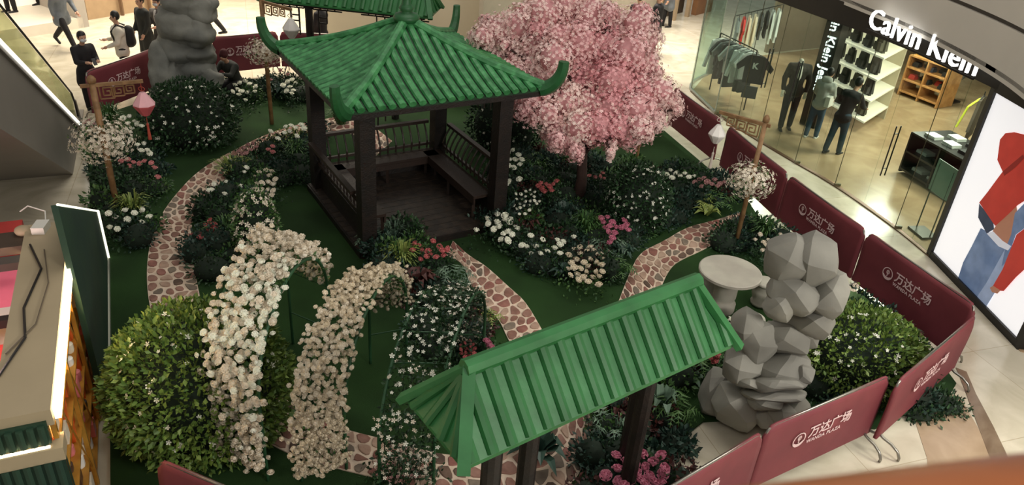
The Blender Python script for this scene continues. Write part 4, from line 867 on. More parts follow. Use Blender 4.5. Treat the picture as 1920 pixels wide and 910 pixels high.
tone_in = mat('blossom_inner', (206, 150, 152), .8, .1)
lumps = []
for (u, v, rp, t) in lumps_:
    lumps.append((u, v, rp*.82, t))
    for k in range(2):
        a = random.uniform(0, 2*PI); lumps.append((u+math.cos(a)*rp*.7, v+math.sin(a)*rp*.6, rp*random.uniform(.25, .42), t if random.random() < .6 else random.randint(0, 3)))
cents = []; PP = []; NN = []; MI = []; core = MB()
for (u, v, rp, t) in lumps:
    y = ct.y+.25+1.35*(150-v)/150*(1 if v > 150 else .75)-.35*math.cos((u-1085)/190*1.4)*(.5+.5*math.cos((v-150)/150)); y = max(y, ct.y-1.2)+random.uniform(-.3, .3)
    c = at_y(u, v, y); k = pxm(c); r = rp/k; cents.append((c, r)); n = int(1150*(r/.45)**2)+40
    P, Nn = ell_pts(n, c, (r, r, r*.95), -1, .1); a = rng.normal(size=(len(P), 3)); out = (P-np.array(c)); P = P+out*np.abs(rng.normal(0, .13, (len(P), 1))); P[:, 2] -= np.maximum(0, rng.normal(0, .05, len(P)))
    keep = np.ones(len(P), bool)
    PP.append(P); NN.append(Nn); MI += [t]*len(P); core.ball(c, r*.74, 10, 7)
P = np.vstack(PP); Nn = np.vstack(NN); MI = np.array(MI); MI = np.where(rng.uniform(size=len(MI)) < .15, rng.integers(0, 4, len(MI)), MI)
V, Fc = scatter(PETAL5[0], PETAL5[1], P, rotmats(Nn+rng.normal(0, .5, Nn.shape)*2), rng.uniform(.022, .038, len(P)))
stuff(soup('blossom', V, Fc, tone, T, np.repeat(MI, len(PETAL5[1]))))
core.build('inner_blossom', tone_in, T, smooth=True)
MB().tube([(ct.x, ct.y, 0), (ct.x+.03, ct.y+.02, .5), (ct.x-.02, ct.y+.1, 1.1), (ct.x+.05, ct.y+.2, 1.8)], [.14, .1, .09, .08], 10).build('trunk', bark, T, smooth=True)
for k in range(0, len(cents)):
    c, r = cents[k]; s = Vector((ct.x+.03, ct.y+.1, 1.0+.5*random.random())); m = s.lerp(c, .5)+Vector((0, 0, .25)); e = c+(c-s).normalized()*r*1.05
    MB().tube([s, m, c, e], [.045, .03, .018, .006], 5).build('branch', bark, T)

# ================================================================ ROSE ARCHES
hoop_m = mat('hoop_green', (42, 84, 52), .5, .1)
def rose_arch(n0, n1, f1, top, label, petal, kind, dens, size, vine, group='rose arches over the path', light='white', gap=.0, fkind='rose', nodes=300, drop=1., leafn=None):
    """n0, n1: near feet of the two hoops; f1: far foot of the second hoop"""
    a = Vector((n0.x, n0.y, 0)); b = Vector((n1.x, n1.y, 0)); w_ = Vector((f1.x-n1.x, f1.y-n1.y, 0)); T = wthing('rose_arch', label, 'arch', ((a+b)/2+w_/2), group=group)
    d = b-a; R = w_.length/2; H = top-R*.9
    def P(s, th, k=1.):       # s along the tunnel, th from 0 (near foot) to 1 (far foot)
        base = a+d*s; hz = H; Ls = hz*2+PI*R; x = th*Ls
        if x < hz: return base+Vector((0, 0, x)), -w_.normalized()
        if x > hz+PI*R: return base+w_+Vector((0, 0, max(Ls-x, 0))), w_.normalized()
        an = (x-hz)/R; o = w_.normalized()*(-math.cos(an))+Vector((0, 0, math.sin(an)*.9)); return base+w_/2+Vector((0, 0, hz))+w_.normalized()*(-math.cos(an)*R)+Vector((0, 0, math.sin(an)*R*.9)), o
    for s in (0, 1): MB().tube([P(s, t/40)[0] for t in range(41)], .02, 6).build('hoop', hoop_m, T, smooth=True)
    for t in (.1, .22, .34, .42, .5, .58, .66, .78, .9): MB().tube([P(0, t)[0], P(1, t)[0]], .009, 5).build('cross_bar', hoop_m, T)
    pts = []; nn = []; zone = []
    for k in range(dens):
        s = random.uniform(-.06, 1.06); th = random.uniform(*vine); p, o = P(min(max(s, 0), 1), th); p = p+d*(s-min(max(s, 0), 1))+Vector((random.gauss(0, .03), random.gauss(0, .03), random.gauss(0, .03)))+o*random.uniform(0, .1)*drop
        if p.z < gap and random.random() < .75: continue
        pts.append(p); nn.append(o+Vector((random.gauss(0, .35), random.gauss(0, .35), .15+random.gauss(0, .35)))); zone.append(th)
    me = [fmesh(fkind, petal), fmesh(fkind, light)]; order = sorted(range(len(pts)), key=lambda i: (pts[i]-Vector((0, 0, CH))).length+random.uniform(0, .8))
    for i in order[:nodes]:
        top_ = pts[i].z > top-.45; o = link('blossom', me[1 if random.random() < (.9 if top_ else .35) else 0], T, pts[i]); o.rotation_euler = nn[i].to_track_quat('Z', 'Y').to_euler(); s = size*random.uniform(.75, 1.2); o.scale = (s, s, s*.85)
    rest = order[nodes:]
    if rest:
        Q = np.array([pts[i] for i in rest]); Nq = np.array([nn[i] for i in rest]); src = me[0]; tv = np.array([v.co[:] for v in src.vertices]); src.calc_loop_triangles(); tf = np.array([t.vertices[:] for t in src.loop_triangles])
        V, Fc = scatter(tv, tf, Q, rotmats(Nq), rng.uniform(.75, 1.2, len(Q))*size); stuff(soup('blossom', V, Fc, M[petal], T))
    lp = []; ln = []
    for k in range(leafn or int(min(dens, 1100)*1.3)):
        s = random.uniform(-.02, 1.02); p, o = P(min(max(s, 0), 1), random.uniform(vine[0], vine[1])); lp.append(p+o*random.uniform(-.04, .04)); ln.append(o+Vector((random.gauss(0, .5), random.gauss(0, .5), -.4)))
    leaves('foliage', np.array(lp), np.array(ln), rng.uniform(.04, .075, len(lp)), M['leaf_mid' if dens > 700 else 'leaf_dark'], T)
    return T
A0, A1 = G(419, 860), G(503, 905); C0, C1_ = G(566, 905), G(650, 885); E0, E1 = G(712, 915), G(812, 915)
F1 = G(904, 682); D1 = G(762, 672); B1_ = G(622, 680)
def topz(a, b, v): m = (a+b)/2; return zat(m.x, m.y, v)
rose_arch(A0, A1, B1_, topz(A1, B1_, 512), 'left rose arch covered in large white blossoms, near the round bush', 'blush', 'rose', 1050, .037, (.05, .78), drop=1.8, nodes=300)
rose_arch(C0, C1_, D1, topz(C1_, D1, 545), 'middle rose arch covered in creamy blush blossoms', 'cream', 'rose', 1900, .027, (.04, .82), light='blush', drop=1.5, nodes=300)
rose_arch(E0, E1, F1, topz(E1, F1, 580), 'right rose arch with sparse small pale flowers on dark vines, beside the gate roof', 'blush', 'rose', 420, .026, (.04, .95), nodes=260, fkind='small', leafn=2300)
flowers('dusty pink small blooms over the path at the foot of the right rose arch', jit(705, 838, 800, 908, 46, 7), .25, 'dusty', .024, kind='small')
flowers('few mauve white ring blooms inside the right rose arch', [(768, 680), (775, 685), (780, 694), (787, 690), (796, 698), (772, 697), (806, 702)], .9, 'blush', .032, kind='small', nleaf=20)
# ================================================================ SHOP on the right
dark_m = mat('dark_frame', (34, 33, 31), .4, .08, metal=.3)
fasc_m = mat('grey_fascia', (206, 200, 188), .6, .03, 1)
shop_floor = marble('shop_floor', (160, 134, 104), (180, 154, 122), .22, tile=3, joint=.002)
shop_wall = mat('shop_wall', (120, 108, 92), .7, .06)
white_lac = mat('white_lacquer', (226, 224, 214), .4, .03)
sign_m = mat('sign_light', (255, 255, 255), .5, 0, emit=2.2)
black_lac = mat('black_lacquer', (36, 35, 34), .35, .1)
wood_l = mat('light_oak', (196, 146, 92), .5, .12, 9, rgb2=(176, 124, 74))
glass_m = glass('shop_glass', (226, 238, 232)); edge_m = mat('glass_edge', (120, 112, 86), .3, .05)
FB = [G(*q) for q in [(1297, 172), (1340, 213), (1421, 264), (1490, 305), (1563, 346), (1675, 424), (1745, 482), (1830, 570), (1913, 660)]]
FB = [Vector((p.x, p.y)) for p in FB]; FBs = smooth_poly(FB[:7], 2, False)
def fac(t):                 # t along facade 0..1
    L = resample(FBs, .1); i = min(int(t*(len(L)-1)), len(L)-2); return L[i].lerp(L[i+1], t*(len(L)-1)-i)
def near_t(p):
    L = resample(FBs, .1); return min(range(len(L)), key=lambda i: (L[i]-p).length)/(len(L)-1)
# shop floor, back wall, left wall, ceiling
flat('floor.001', [p for p in FB]+[Vector((9.5, 8.5)), Vector((16, 12)), Vector((16, 30)), Vector((6.5, 24)), Vector((5.0, 21.6))], 0, .012, shop_floor)
def wall(name, a, b, z0, z1, m, th=.12):
    mb = MB(); mb.beam((a[0], a[1], (z0+z1)/2), (b[0], b[1], (z0+z1)/2), th, z1-z0); return struct(mb.build(name, m))
wall('wall_back', (16, 11), (16, 30), 0, 3.6, shop_wall); wall('wall_rear', (7.6, 25), (16.2, 30), 0, 3.6, shop_wall); wall('wall_end', (8.6, 9.2), (16.2, 11), 0, 3.6, mat('grey_wall', (128, 124, 112), .7, .05))
# black header beam and grey bulkhead
hb = MB(); L = resample(FBs+[FB[7], FB[8]], .5)
P0 = [(p.x, p.y) for p in L]
for p, q in zip(P0, P0[1:]): hb.beam((p[0], p[1], 3.3), (q[0], q[1], 3.3), .12, .42)
hb.build('trim_3', dark_m)['kind'] = 'structure'
bl = [G(*q, 3.46) for q in [(1480, -20), (1560, 8), (1623, 29), (1700, 56), (1813, 116), (1876, 153), (1930, 197)]]
ex0 = bl[0]+(bl[0]-bl[1])*3; ex1 = bl[-1]+(bl[-1]-bl[-2])*2
bl = [Vector((6.55-1.2, 18.5)), Vector((5.95, 16.2)), Vector((6.3, 15.0)), Vector((6.62, 13.8)), Vector((6.8, 12.4)), Vector((6.84, 11.2)), Vector((6.72, 10.2)), Vector((6.5, 9.0)), Vector((6.2, 7.6))]
bl = smooth_poly(bl, 2, False)
def band(name, pts, z0, z1, m, th=.15, x=0.):
    mb = MB(); n = len(pts); N_ = []
    for i in range(n):
        t = (pts[min(i+1, n-1)]-pts[max(i-1, 0)]).normalized(); N_.append(Vector((-t.y, t.x)))
    a = [p+q*x for p, q in zip(pts, N_)]; b = [p+q*(x+th) for p, q in zip(pts, N_)]
    vs = [(p.x, p.y, z0) for p in a]+[(p.x, p.y, z1) for p in a]+[(p.x, p.y, z1) for p in b]+[(p.x, p.y, z0) for p in b]; fs = []
    for i in range(n-1):
        for k in range(4): fs.append((k*n+i, ((k+1) % 4)*n+i, ((k+1) % 4)*n+i+1, k*n+i+1))
    mb.add(vs, fs); return struct(mb.build(name, m))
band('wall_bulkhead', bl, 3.46, 4.16, fasc_m, .5)
band('trim_4', bl, 4.16, 4.23, mat('groove', (84, 78, 70), .6, .03), .44, .06); band('wall_upper', bl, 4.23, 5.6, fasc_m, .5)
ceil = MB(); C_ = [(p.x, p.y, 3.52) for p in bl]+[(16.2, 7.6, 3.52), (16.2, 30.2, 3.52), (5.2, 24, 3.52)]
ceil.slab(C_, (0, 0, .06)); struct(ceil.build('ceiling', mat('shop_ceiling', (90, 86, 80), .8, .04)))
# glass panels of the facade
def glass_panel(a, b, label, z1=3.08, nm='glass_panel', n=1, edge=True):
    T = wthing(nm, label, 'glass panel', (a.x, a.y, 0)); mb = MB(); L = resample(a if isinstance(a, list) else [a, b], 5 if n == 1 else .2)
    for p, q in zip(L, L[1:]): mb.beam((p.x, p.y, z1/2+.03), (q.x, q.y, z1/2+.03), .012, z1-.03)
    mb.build('pane', glass_m, T); e = MB()
    if edge:
        for p in (L[0], L[-1]): e.tube([(p.x, p.y, .03), (p.x, p.y, z1)], .008, 4)
        for p in (L[0],): e.box((p.x+.03, p.y-.06, .04), (.12, .05, .05))
        e.build('edge_strip', edge_m, T)
    return T
pts_px = [(1340, 213), (1380, 240), (1421, 264), (1490, 305), (1565, 347), (1678, 426), (1742, 480)]
gp = [Vector(G(*q)[:2]) for q in pts_px]; PANELS = []
for i, lb in enumerate(['glass panel of the shop front in front of the left clothes rack', 'glass panel of the shop front left of the dark jacket mannequin', 'glass panel of the shop front before the dark jacket mannequin', 'glass panel of the shop front behind the right lantern fretwork, before the two customers', 'glass door panel of the shop with tall dark double handle', 'glass panel of the shop front beside the lit poster, before the easel sign']):
    a, b = gp[i], gp[i+1]; T = glass_panel(a, b, lb); PANELS.append(T)
    if i == 4:
        for hx, uv0, uv1 in ((0, (1622, 318), (1660, 205)),):
            d = (b-a).normalized(); q = a.lerp(b, .62); nrm = Vector((d.y, -d.x)); hm = MB()
            for s in (.05, -.05): hm.tube([(q.x+nrm.x*s, q.y+nrm.y*s, .75), (q.x+nrm.x*s, q.y+nrm.y*s, 1.75)], .014, 6)
            for z in (.9, 1.6): hm.tube([(q.x+nrm.x*.05, q.y+nrm.y*.05, z), (q.x-nrm.x*.05, q.y-nrm.y*.05, z)], .01, 5)
            hm.build('door_handle', black_lac, T)
cor = [FB[0]+Vector((.9, 1.9)), FB[0]+Vector((.25, 1.0)), FB[0]+Vector((-.02, .35)), FB[0], FB[0].lerp(FB[1], .35), Vector(gp[0])]
cor = smooth_poly(cor, 2, False); T = wthing('curved_glass', 'tall rounded glass corner of the shop front left of the clothes racks', 'glass panel', (FB[0].x, FB[0].y, 0)); mb = MB(); nc = len(cor); mb.add([(p.x, p.y, z) for z in (.05, 3.1) for p in cor], [(i, i+1, nc+i+1, nc+i) for i in range(nc-1)])
mb.build('pane', glass('corner_glass', (206, 224, 214)), T); e = MB()
for k in (0, len(cor)//2, len(cor)-1): e.tube([(cor[k].x, cor[k].y, .03), (cor[k].x, cor[k].y, 3.1)], .016, 5)
for p, q in zip(cor, cor[1:]): e.beam((p.x, p.y, .04), (q.x, q.y, .04), .05, .06)
e.build('edge_strip', mat('pale_metal', (170, 176, 168), .3, .05, metal=.5), T)
for pn_, (u, v), h0, h1 in ((1, (1408, 257), 1.2, 2.1), (2, (1458, 286), 1.2, 2.1)):
    q = Vector(G(u, v)[:2]); d = (gp[pn_+1]-gp[pn_]).normalized(); nrm = Vector((d.y, -d.x)); hm = MB()
    for s in (.05, -.05): hm.tube([(q.x+nrm.x*s, q.y+nrm.y*s, h0), (q.x+nrm.x*s, q.y+nrm.y*s, h1)], .016, 6)
    for z in (h0+.1, h1-.1): hm.tube([(q.x+nrm.x*.05, q.y+nrm.y*.05, z), (q.x-nrm.x*.05, q.y-nrm.y*.05, z)], .012, 5)
    hm.build('door_handle', black_lac, PANELS[pn_])
struct(MB().beam((G(1330, 196).x, G(1330, 196).y, .03), (G(1330, 196).x+.01, G(1330, 196).y, .03), .01, .01).build('trim_5', dark_m))
fl = MB(); LL = resample(FBs, .4)
for p, q in zip(LL, LL[1:]): fl.beam((p.x, p.y, .012), (q.x, q.y, .012), .09, .024)
struct(fl.build('trim_6', mat('bronze_track', (96, 78, 56), .4, .1, metal=.4)))
# lit letters on the header
def letters(txt, size, ext, bold, sp, parent, posf, R):
    wid = lambda me: max(v.co.x for v in me.vertices)
    for i, ch in enumerate(txt):
        if ch == ' ': continue
        me = text_mesh(ch, size, ext, sign_m, 'lit_letter', bold=bold, spacing=sp); x = wid(text_mesh(txt[:i+1], size, ext, sign_m, 'tmp', bold=bold, spacing=sp))-wid(me)
        o = link('lit_letter', me, parent); o.matrix_parent_inverse = Matrix.Identity(4); o.matrix_basis = Matrix.Translation(posf(x)-Vector(parent.location))@R
sgn = text_mesh('Calvin Klein', .62, .02, sign_m, 'lit_letters', bold=.0, spacing=1.06)
def on_facade(u, v, off=.14, z=3.2):
    p = G(u, v, z); return p
s0 = G(1622, 62, 3.2); s1 = G(1826, 146, 3.2); dd = (s1-s0); ang = math.atan2(dd.y, dd.x); wdt = max(v.co.x for v in sgn.vertices); sc = dd.length/wdt
TS = wthing('shop_sign', 'white glowing shop name letters on the black header over the shop front', 'sign', (s0.x, s0.y, 3.2)); base = s0+Vector((0, 0, .12))
letters('Calvin Klein', .62, .02, .0, 1.06, TS, lambda x: base+dd.normalized()*(x*sc)-Vector((0, 0, .1*x/wdt)), Matrix.Rotation(ang, 4, 'Z')@Matrix.Rotation(PI/2, 4, 'X')@Matrix.Diagonal((sc, sc, 1, 1)))
rl = MB(); rl.beam(s0+Vector((0, 0, .08)), s1+Vector((0, 0, -.02)), .04, .03); 
rl.build('letter_rail', dark_m, TS)
# dark pillar with vertical lettering
pg = G(1513, 238); PX, PY = pg.x+.1, pg.y+.1; pillar = MB(); pillar.box((PX, PY, 1.75), (.42, .3, 3.45), rz=-.9); PT = wthing('sign_pillar', 'black pillar with vertical white lit lettering inside the shop', 'pillar', (PX, PY, 0)); pillar.build('pillar_body', black_lac, PT)
pm = pg
fr_ = Vector((7.55, 18.35, 0)); n_ = Vector((-math.sin(-.9+0), 0, 0))
fn = Vector((math.cos(-.9-PI/2), math.sin(-.9-PI/2), 0)); fx = Vector((math.cos(-.9), math.sin(-.9), 0))
X = Vector((0, 0, -1)); Yv = fx; Zv = X.cross(Yv)
if Zv.dot(fn) < 0: Yv = -fx; Zv = X.cross(Yv)
pos = Vector((PX, PY, 3.12))+fn*.165-Yv*.07
letters('Calvin Klein Jeans', .31, .01, .002, 1., PT, lambda x: pos+X*x, Matrix((X, Yv, Zv)).transposed().to_4x4())
# bag shelf unit
bagc = [mat('bag_black', (44, 42, 40), .6, .15), mat('bag_charcoal', (66, 64, 62), .6, .15), mat('bag_olive', (72, 68, 56), .6, .15)]
e0 = Vector((8.2, 17.75)); du = Vector((-.28, .96)).normalized(); dv = Vector((.75, .66)).normalized()
du = (G(1560, 110, 1.4).xy-G(1645, 150, 1.4).xy).normalized(); dv = (G(1690, 125, 1.4).xy-G(1645, 150, 1.4).xy).normalized(); e0 = G(1645, 150, 1.4).xy
T = wthing('bag_shelf', 'white open shelving with rows of dark backpacks behind the shop glass', 'shelf', (e0.x, e0.y, 0))
levels = [.36, .88, 1.4, 1.92, 2.42]; Lu = (G(1560, 110, 1.4)-G(1645, 150, 1.4)).length+.5; Lv = (G(1690, 125, 1.4)-G(1645, 150, 1.4)).length
for z in levels:
    q = [e0, e0+du*Lu, e0+du*Lu+dv*Lv, e0+dv*Lv]; MB().slab([(p.x, p.y, z-.04) for p in q], (0, 0, .04)).build('shelf_board', mat('lit_shelf', (240, 232, 214), .4, .02, emit=.35), T)
bp = MB(); a, b = e0+dv*Lv, e0+du*Lu+dv*Lv; bp.beam((a.x, a.y, 1.25), (b.x, b.y, 1.25), .03, 2.5); bp.build('back_panel', mat('beige_panel', (196, 184, 160), .6, .04), T)
def backpack(q, s, m, label, group, rz):
    T = thing('backpack', label, 'backpack', (q.x, q.y, q.z), rz, group=group); bm = bmesh.new(); bmesh.ops.create_cube(bm, size=1)
    for v in bm.verts: v.co = Vector((v.co.x*s*.8*(1 if v.co.z < 0 else .8), v.co.y*s*.45*(1 if v.co.z < 0 else .7), (v.co.z+.5)*s*1.05))
    bmesh.ops.bevel(bm, geom=list(bm.edges), offset=s*.13, segments=2, affect='EDGES'); me = bpy.data.meshes.new('bag_body'); bm.to_mesh(me); bm.free(); me.materials.append(m); link('bag_body', me, T)
    MB().box((0, -s*.24, s*.32), (s*.5, s*.1, s*.4)).build('front_pocket', m, T); MB().tube([(-s*.1, 0, s*1.0), (-s*.08, 0, s*1.1), (s*.08, 0, s*1.1), (s*.1, 0, s*1.0)], s*.02, 5).build('handle', m, T)
rzf = math.atan2(-du.y, -du.x)
for k, z in enumerate(levels):
    for j in range(5):
        q = e0+du*(.3+j*Lu/5)+dv*.3; nm = ['lowest', 'second', 'middle', 'fourth', 'top'][k]
        backpack(Vector((q.x, q.y, z)), .42*random.uniform(.85, 1.1), random.choice(bagc), 'dark backpack on the %s board of the white bag shelf, %s' % (nm, ['at its right end', 'second from the right end', 'in the middle', 'second from the left end', 'at its left end'][j]), 'backpacks on the white shelf', rzf)
# wooden display rack with folded goods
w0 = G(1690, 205).xy; q0, q1, q2 = G(1682, 178).xy, G(1752, 205).xy, G(1782, 150, .3).xy
du2 = (q1-q0).normalized(); dv2 = Vector((-du2.y, du2.x)); dv2 = dv2 if dv2.y > 0 else -dv2
T = wthing('oak_rack', 'light oak rack with folded clothes at the back of the shop', 'shelf', (q0.x, q0.y, 0)); Wd = (q1-q0).length; D = .7
for z in (.12, .45, .8, 1.12):
    q = [q0, q1, q1+dv2*D, q0+dv2*D]; MB().slab([(p.x, p.y, z) for p in q], (0, 0, .04)).build('shelf_board', wood_l, T)
for p in (q0, q1, q0+du2*Wd*.5): MB().beam((p.x, p.y, .58), ((p+dv2*D).x, (p+dv2*D).y, .58), .04, 1.12).build('side_panel', wood_l, T)
fold_c = [mat('folded_red', (190, 58, 50), .7, .1), mat('folded_black', (40, 40, 42), .7, .1), mat('folded_yellow', (196, 150, 70), .7, .1), mat('folded_navy', (48, 52, 70), .7, .1)]
k = 0
for z, cs in ((1.16, [2, 3, 0, 0, 0]), (.84, [1, 1, 3, 1, 1]), (.49, [0, 1, 1, 0, 1])):
    for j in range(5):
        q = q0+du2*(Wd*(.12+.19*j))+dv2*(.25+.2*(j % 2)); mb = MB(); s = Wd*.075
        mb.box((q.x, q.y, z+.04), (s*2, s*2, .08), rz=math.atan2(du2.y, du2.x)); mb.box((q.x, q.y, z+.1), (s*1.7, s*1.8, .05), rz=math.atan2(du2.y, du2.x)+.1)
        nm = {0: 'red', 1: 'black', 2: 'yellow', 3: 'navy'}[cs[j]]; lv = {1.16: 'top', .84: 'middle', .49: 'lower'}[z]
        tag(mb.build('folded_stack', fold_c[cs[j]]), 'small %s folded stack on the oak rack, %s board' % (nm, lv), 'clothes', 'folded stacks on the oak rack, %s board, %s' % (lv, nm)); k += 1
# hat stand
hs = G(1772, 190); T = wthing('hat_stand', 'thin black stand with caps right of the oak rack in the shop', 'stand', (hs.x, hs.y, 0)); hz = zat(hs.x, hs.y, 142)
sb = MB(); sb.tube([(hs.x, hs.y, 0), (hs.x, hs.y, hz)], .02, 6); sb.build('stand_pole', black_lac, T); MB().box((hs.x, hs.y, .03), (.6, .5, .06), rz=.5).build('stand_base', black_lac, T)
for s in (-1, 1): MB().ball((hs.x+s*.16, hs.y, hz), (.15, .13, .1), 10, 5).build('cap', bagc[1], T)
# black display table with folded shirts
t0, t1, t2 = G(1710, 248, .95).xy, G(1695, 300, .3).xy, G(1830, 300, .95).xy; d1 = (G(1790, 292, .95).xy-t0).normalized(); d2 = Vector((-d1.y, d1.x)); d2 = d2 if d2.x+d2.y > 0 else -d2
T = wthing('display_table', 'black display table with folded white shirts in the right of the shop', 'table', (t0.x, t0.y, 0)); Lx, Ly = 1.7, 1.0
for z in (.1, .5, .92):
    q = [t0, t0+d1*Lx, t0+d1*Lx+d2*Ly, t0+d2*Ly]; MB().slab([(p.x, p.y, z) for p in q], (0, 0, .04)).build('table_board', black_lac, T)
for p in (t0, t0+d1*Lx, t0+d1*Lx*.5): MB().beam((p.x, p.y, .5), ((p+d2*Ly).x, (p+d2*Ly).y, .5), .04, .9).build('side_panel', black_lac, T)
shirt_w = mat('folded_white', (226, 228, 224), .7, .04)
for j, (a, b, z, w_) in enumerate([(.35, .25, .96, 1), (.8, .3, .96, 1), (1.25, .3, .96, 0), (.5, .7, .96, 1), (1.0, .72, .96, 0), (1.4, .7, .96, 1), (.25, .3, .54, 1), (.7, .3, .54, 0), (.3, .3, .14, 1), (.75, .3, .14, 1)]):
    q = t0+d1*a+d2*b; mb = MB(); an = math.atan2(d1.y, d1.x)
    for r_ in range(3): mb.box((q.x, q.y, z+.012+.022*r_), (.3-.01*r_, .24, .02), rz=an+random.uniform(-.05, .05))
    lv = {.96: 'on top', .54: 'on the middle board', .14: 'on the bottom board'}[z]; c_ = 'white' if w_ else 'black'
    tag(mb.build('folded_shirt', shirt_w if w_ else fold_c[1]), 'folded %s shirts lying %s of the black display table' % (c_, lv), 'clothes', 'folded %s shirts %s of the display table' % (c_, lv))
# easel sign
ea = G(1702, 418).xy; T = wthing('easel_sign', 'pale green sign board on a thin metal easel inside the glass beside the poster', 'sign', (G(1715, 440).x, G(1715, 440).y, 0)); g = G(1728, 438)
dx = (gp[6]-gp[5]).normalized(); nn_ = Vector((-dx.y, dx.x)); MB().beam((g.x-dx.x*.2, g.y-dx.y*.2, .03), (g.x+dx.x*.25, g.y+dx.y*.25, .03), .34, .05).build('base_plate', mat('grey_metal', (92, 92, 86), .4, .08, metal=.5), T)
lg = MB()
for s in (-.18, .22): lg.tube([(g.x+dx.x*s, g.y+dx.y*s, .03), (g.x+dx.x*s, g.y+dx.y*s, 1.35)], .014, 6)
lg.tube([(g.x-dx.x*.18, g.y-dx.y*.18, .8), (g.x+dx.x*.22, g.y+dx.y*.22, .8)], .01, 5); lg.build('easel_frame', mat('grey_metal', (92, 92, 86)), T)
MB().beam((g.x-dx.x*.24, g.y-dx.y*.24, 1.12), (g.x+dx.x*.28, g.y+dx.y*.28, 1.12), .02, .6).build('sign_board', mat('sign_green', (140, 158, 144), .5, .04), T)
# garments
def garment(loc, rz, kind, m, label, group, s=1., m2=None, cut=None):
    T = thing('hanging_'+kind, label, 'clothes', loc, rz, group=group); h = .68*s
    pro = [(-.24, 0), (.24, 0), (.25, .42), (.4, .3), (.45, .42), (.24, .66), (.09, .7), (-.09, .7), (-.24, .66), (-.45, .42), (-.4, .3), (-.25, .42)]
    if kind == 'coat': pro = [(-.26, -.2), (.26, -.2), (.25, .42), (.34, -.02), (.42, .0), (.26, .66), (.08, .7), (-.08, .7), (-.26, .66), (-.42, 0), (-.34, -.02), (-.25, .42)]
    mb = MB(); V = [Vector((x*s, -.03, (z-.72)*s)) for x, z in pro]; mb.slab(V, (0, .06, 0)); mb.build('garment_body', m, T)
    if m2: MB().box((0, 0, -.95*s), (.36*s, .07, .3*s)).build('hem_layer', m2, T)
    hk = MB(); hk.tube([(-.2*s, 0, -.04*s), (0, 0, .02), (.2*s, 0, -.04*s)], .008, 4); hk.tube([(0, 0, .02), (0, 0, .08)], .006, 4); hk.build('hanger', black_lac, T)
    return T
gc = [('black', mat('cloth_black', (30, 30, 32), .8, .1)), ('white', mat('cloth_white', (206, 212, 208), .8, .05)), ('grey', mat('cloth_grey', (110, 116, 116), .8, .06)), ('pale grey', mat('cloth_pale', (168, 176, 172), .8, .06)), ('charcoal', mat('cloth_charcoal', (62, 64, 66), .8, .06)), ('red', mat('cloth_red', (196, 48, 44), .7, .08)), ('cream', mat('cloth_cream', (214, 200, 176), .7, .05))]
rz0 = G(1420, 95, 1.55); rz1 = G(1352, 62, 1.55); rd = (rz1-rz0)
T = wthing('clothes_rack', 'low dark clothes rack with a row of shirts behind the left shop glass', 'rack', (rz0.x, rz0.y, 0)); rk = MB(); rk.tube([rz0, rz1], .015, 6)
for p in (rz0, rz1): rk.tube([p, (p.x, p.y, .012)], .018, 6)
rk.build('rack_frame', black_lac, T)
for i, c_ in enumerate([0, 1, 3, 1, 2, 3, 4, 2, 4, 1]):
    q = rz0+rd*(.04+.1*i)+Vector((0, 0, -.09)); nm, m = gc[c_]; a = math.atan2(rd.y, rd.x)+PI/2+random.uniform(-.12, .12)
    if i == 0:
        Tg = garment(q-rd.normalized()*.12, -.25, 'shirt', m, 'black t-shirt with white letter K at the right end of the low clothes rack', 'shirts on the low rack', 1., gc[4][1]); 
        kt = text_mesh('K', .2, .001, gc[1][1], 'printed_letter', 'CENTER', .008); bdy = [c for c in Tg.children if c.name.startswith('garment')][0]
        link('printed_letter', kt, bdy, (0, -.034, -.34), rot=(PI/2, 0, 0)); link('printed_letter', kt, bdy, (0, .034, -.34), rot=(PI/2, 0, PI))
    else: garment(q, a, 'shirt' if i % 3 else 'coat', m, '%s shirt hanging on the low clothes rack left of the black t-shirt' % nm, '%s shirts on the low rack' % nm, random.uniform(.9, 1.05), random.choice([None, gc[0][1], gc[4][1]]))
rk2a, rk2b = G(1470, 8, 1.8), G(1378, 30, 1.5); d = rk2b-rk2a
T = wthing('clothes_rack', 'upper dark clothes rack with light coats near the top edge, left of the pillar', 'rack', (rk2a.x, rk2a.y, 0)); rk = MB(); rk.tube([rk2a, rk2b], .015, 6)
for p in (rk2a, rk2b): rk.tube([p, (p.x, p.y, .012)], .018, 6)
rk.build('rack_frame', black_lac, T)
for i, c_ in enumerate([1, 1, 0, 4, 6, 6, 5, 2]):
    q = rk2a+d*(.06+.12*i)+Vector((0, 0, -.09)); nm, m = gc[c_]; garment(q, math.atan2(d.y, d.x)+PI/2-.6, 'coat' if c_ in (1, 6) else 'shirt', m, '%s garment hanging on the upper clothes rack of the shop' % nm, '%s garments on the upper rack' % nm, 1.05)
q = G(1845, 180, 1.5); HS = MB(); HS.tube([(q.x, q.y, 0), (q.x, q.y, q.z+.1)], .015, 6); HS.box((q.x, q.y, .02), (.4, .4, .03)); tag(HS.build('garment_stand', black_lac), 'thin black stand carrying the dark jacket near the poster frame', 'stand'); garment(q, .9, 'coat', mat('cloth_brown', (70, 60, 50), .8, .1), 'dark hanging jacket edged in bright yellow near the poster frame', None, 1.05)
ym = mat('yellow_edge', (196, 206, 60), .6, .05); yb = MB()
for s in (-1, 1): yb.tube([q+Vector((s*.08, -.05, -.05)), q+Vector((s*.3, -.08, -.25)), q+Vector((s*.38, -.05, -.75))], .025, 5)
tag(yb.build('yellow_piping', ym), 'bright yellow sleeve stripes on the dark jacket near the poster frame', 'clothes')
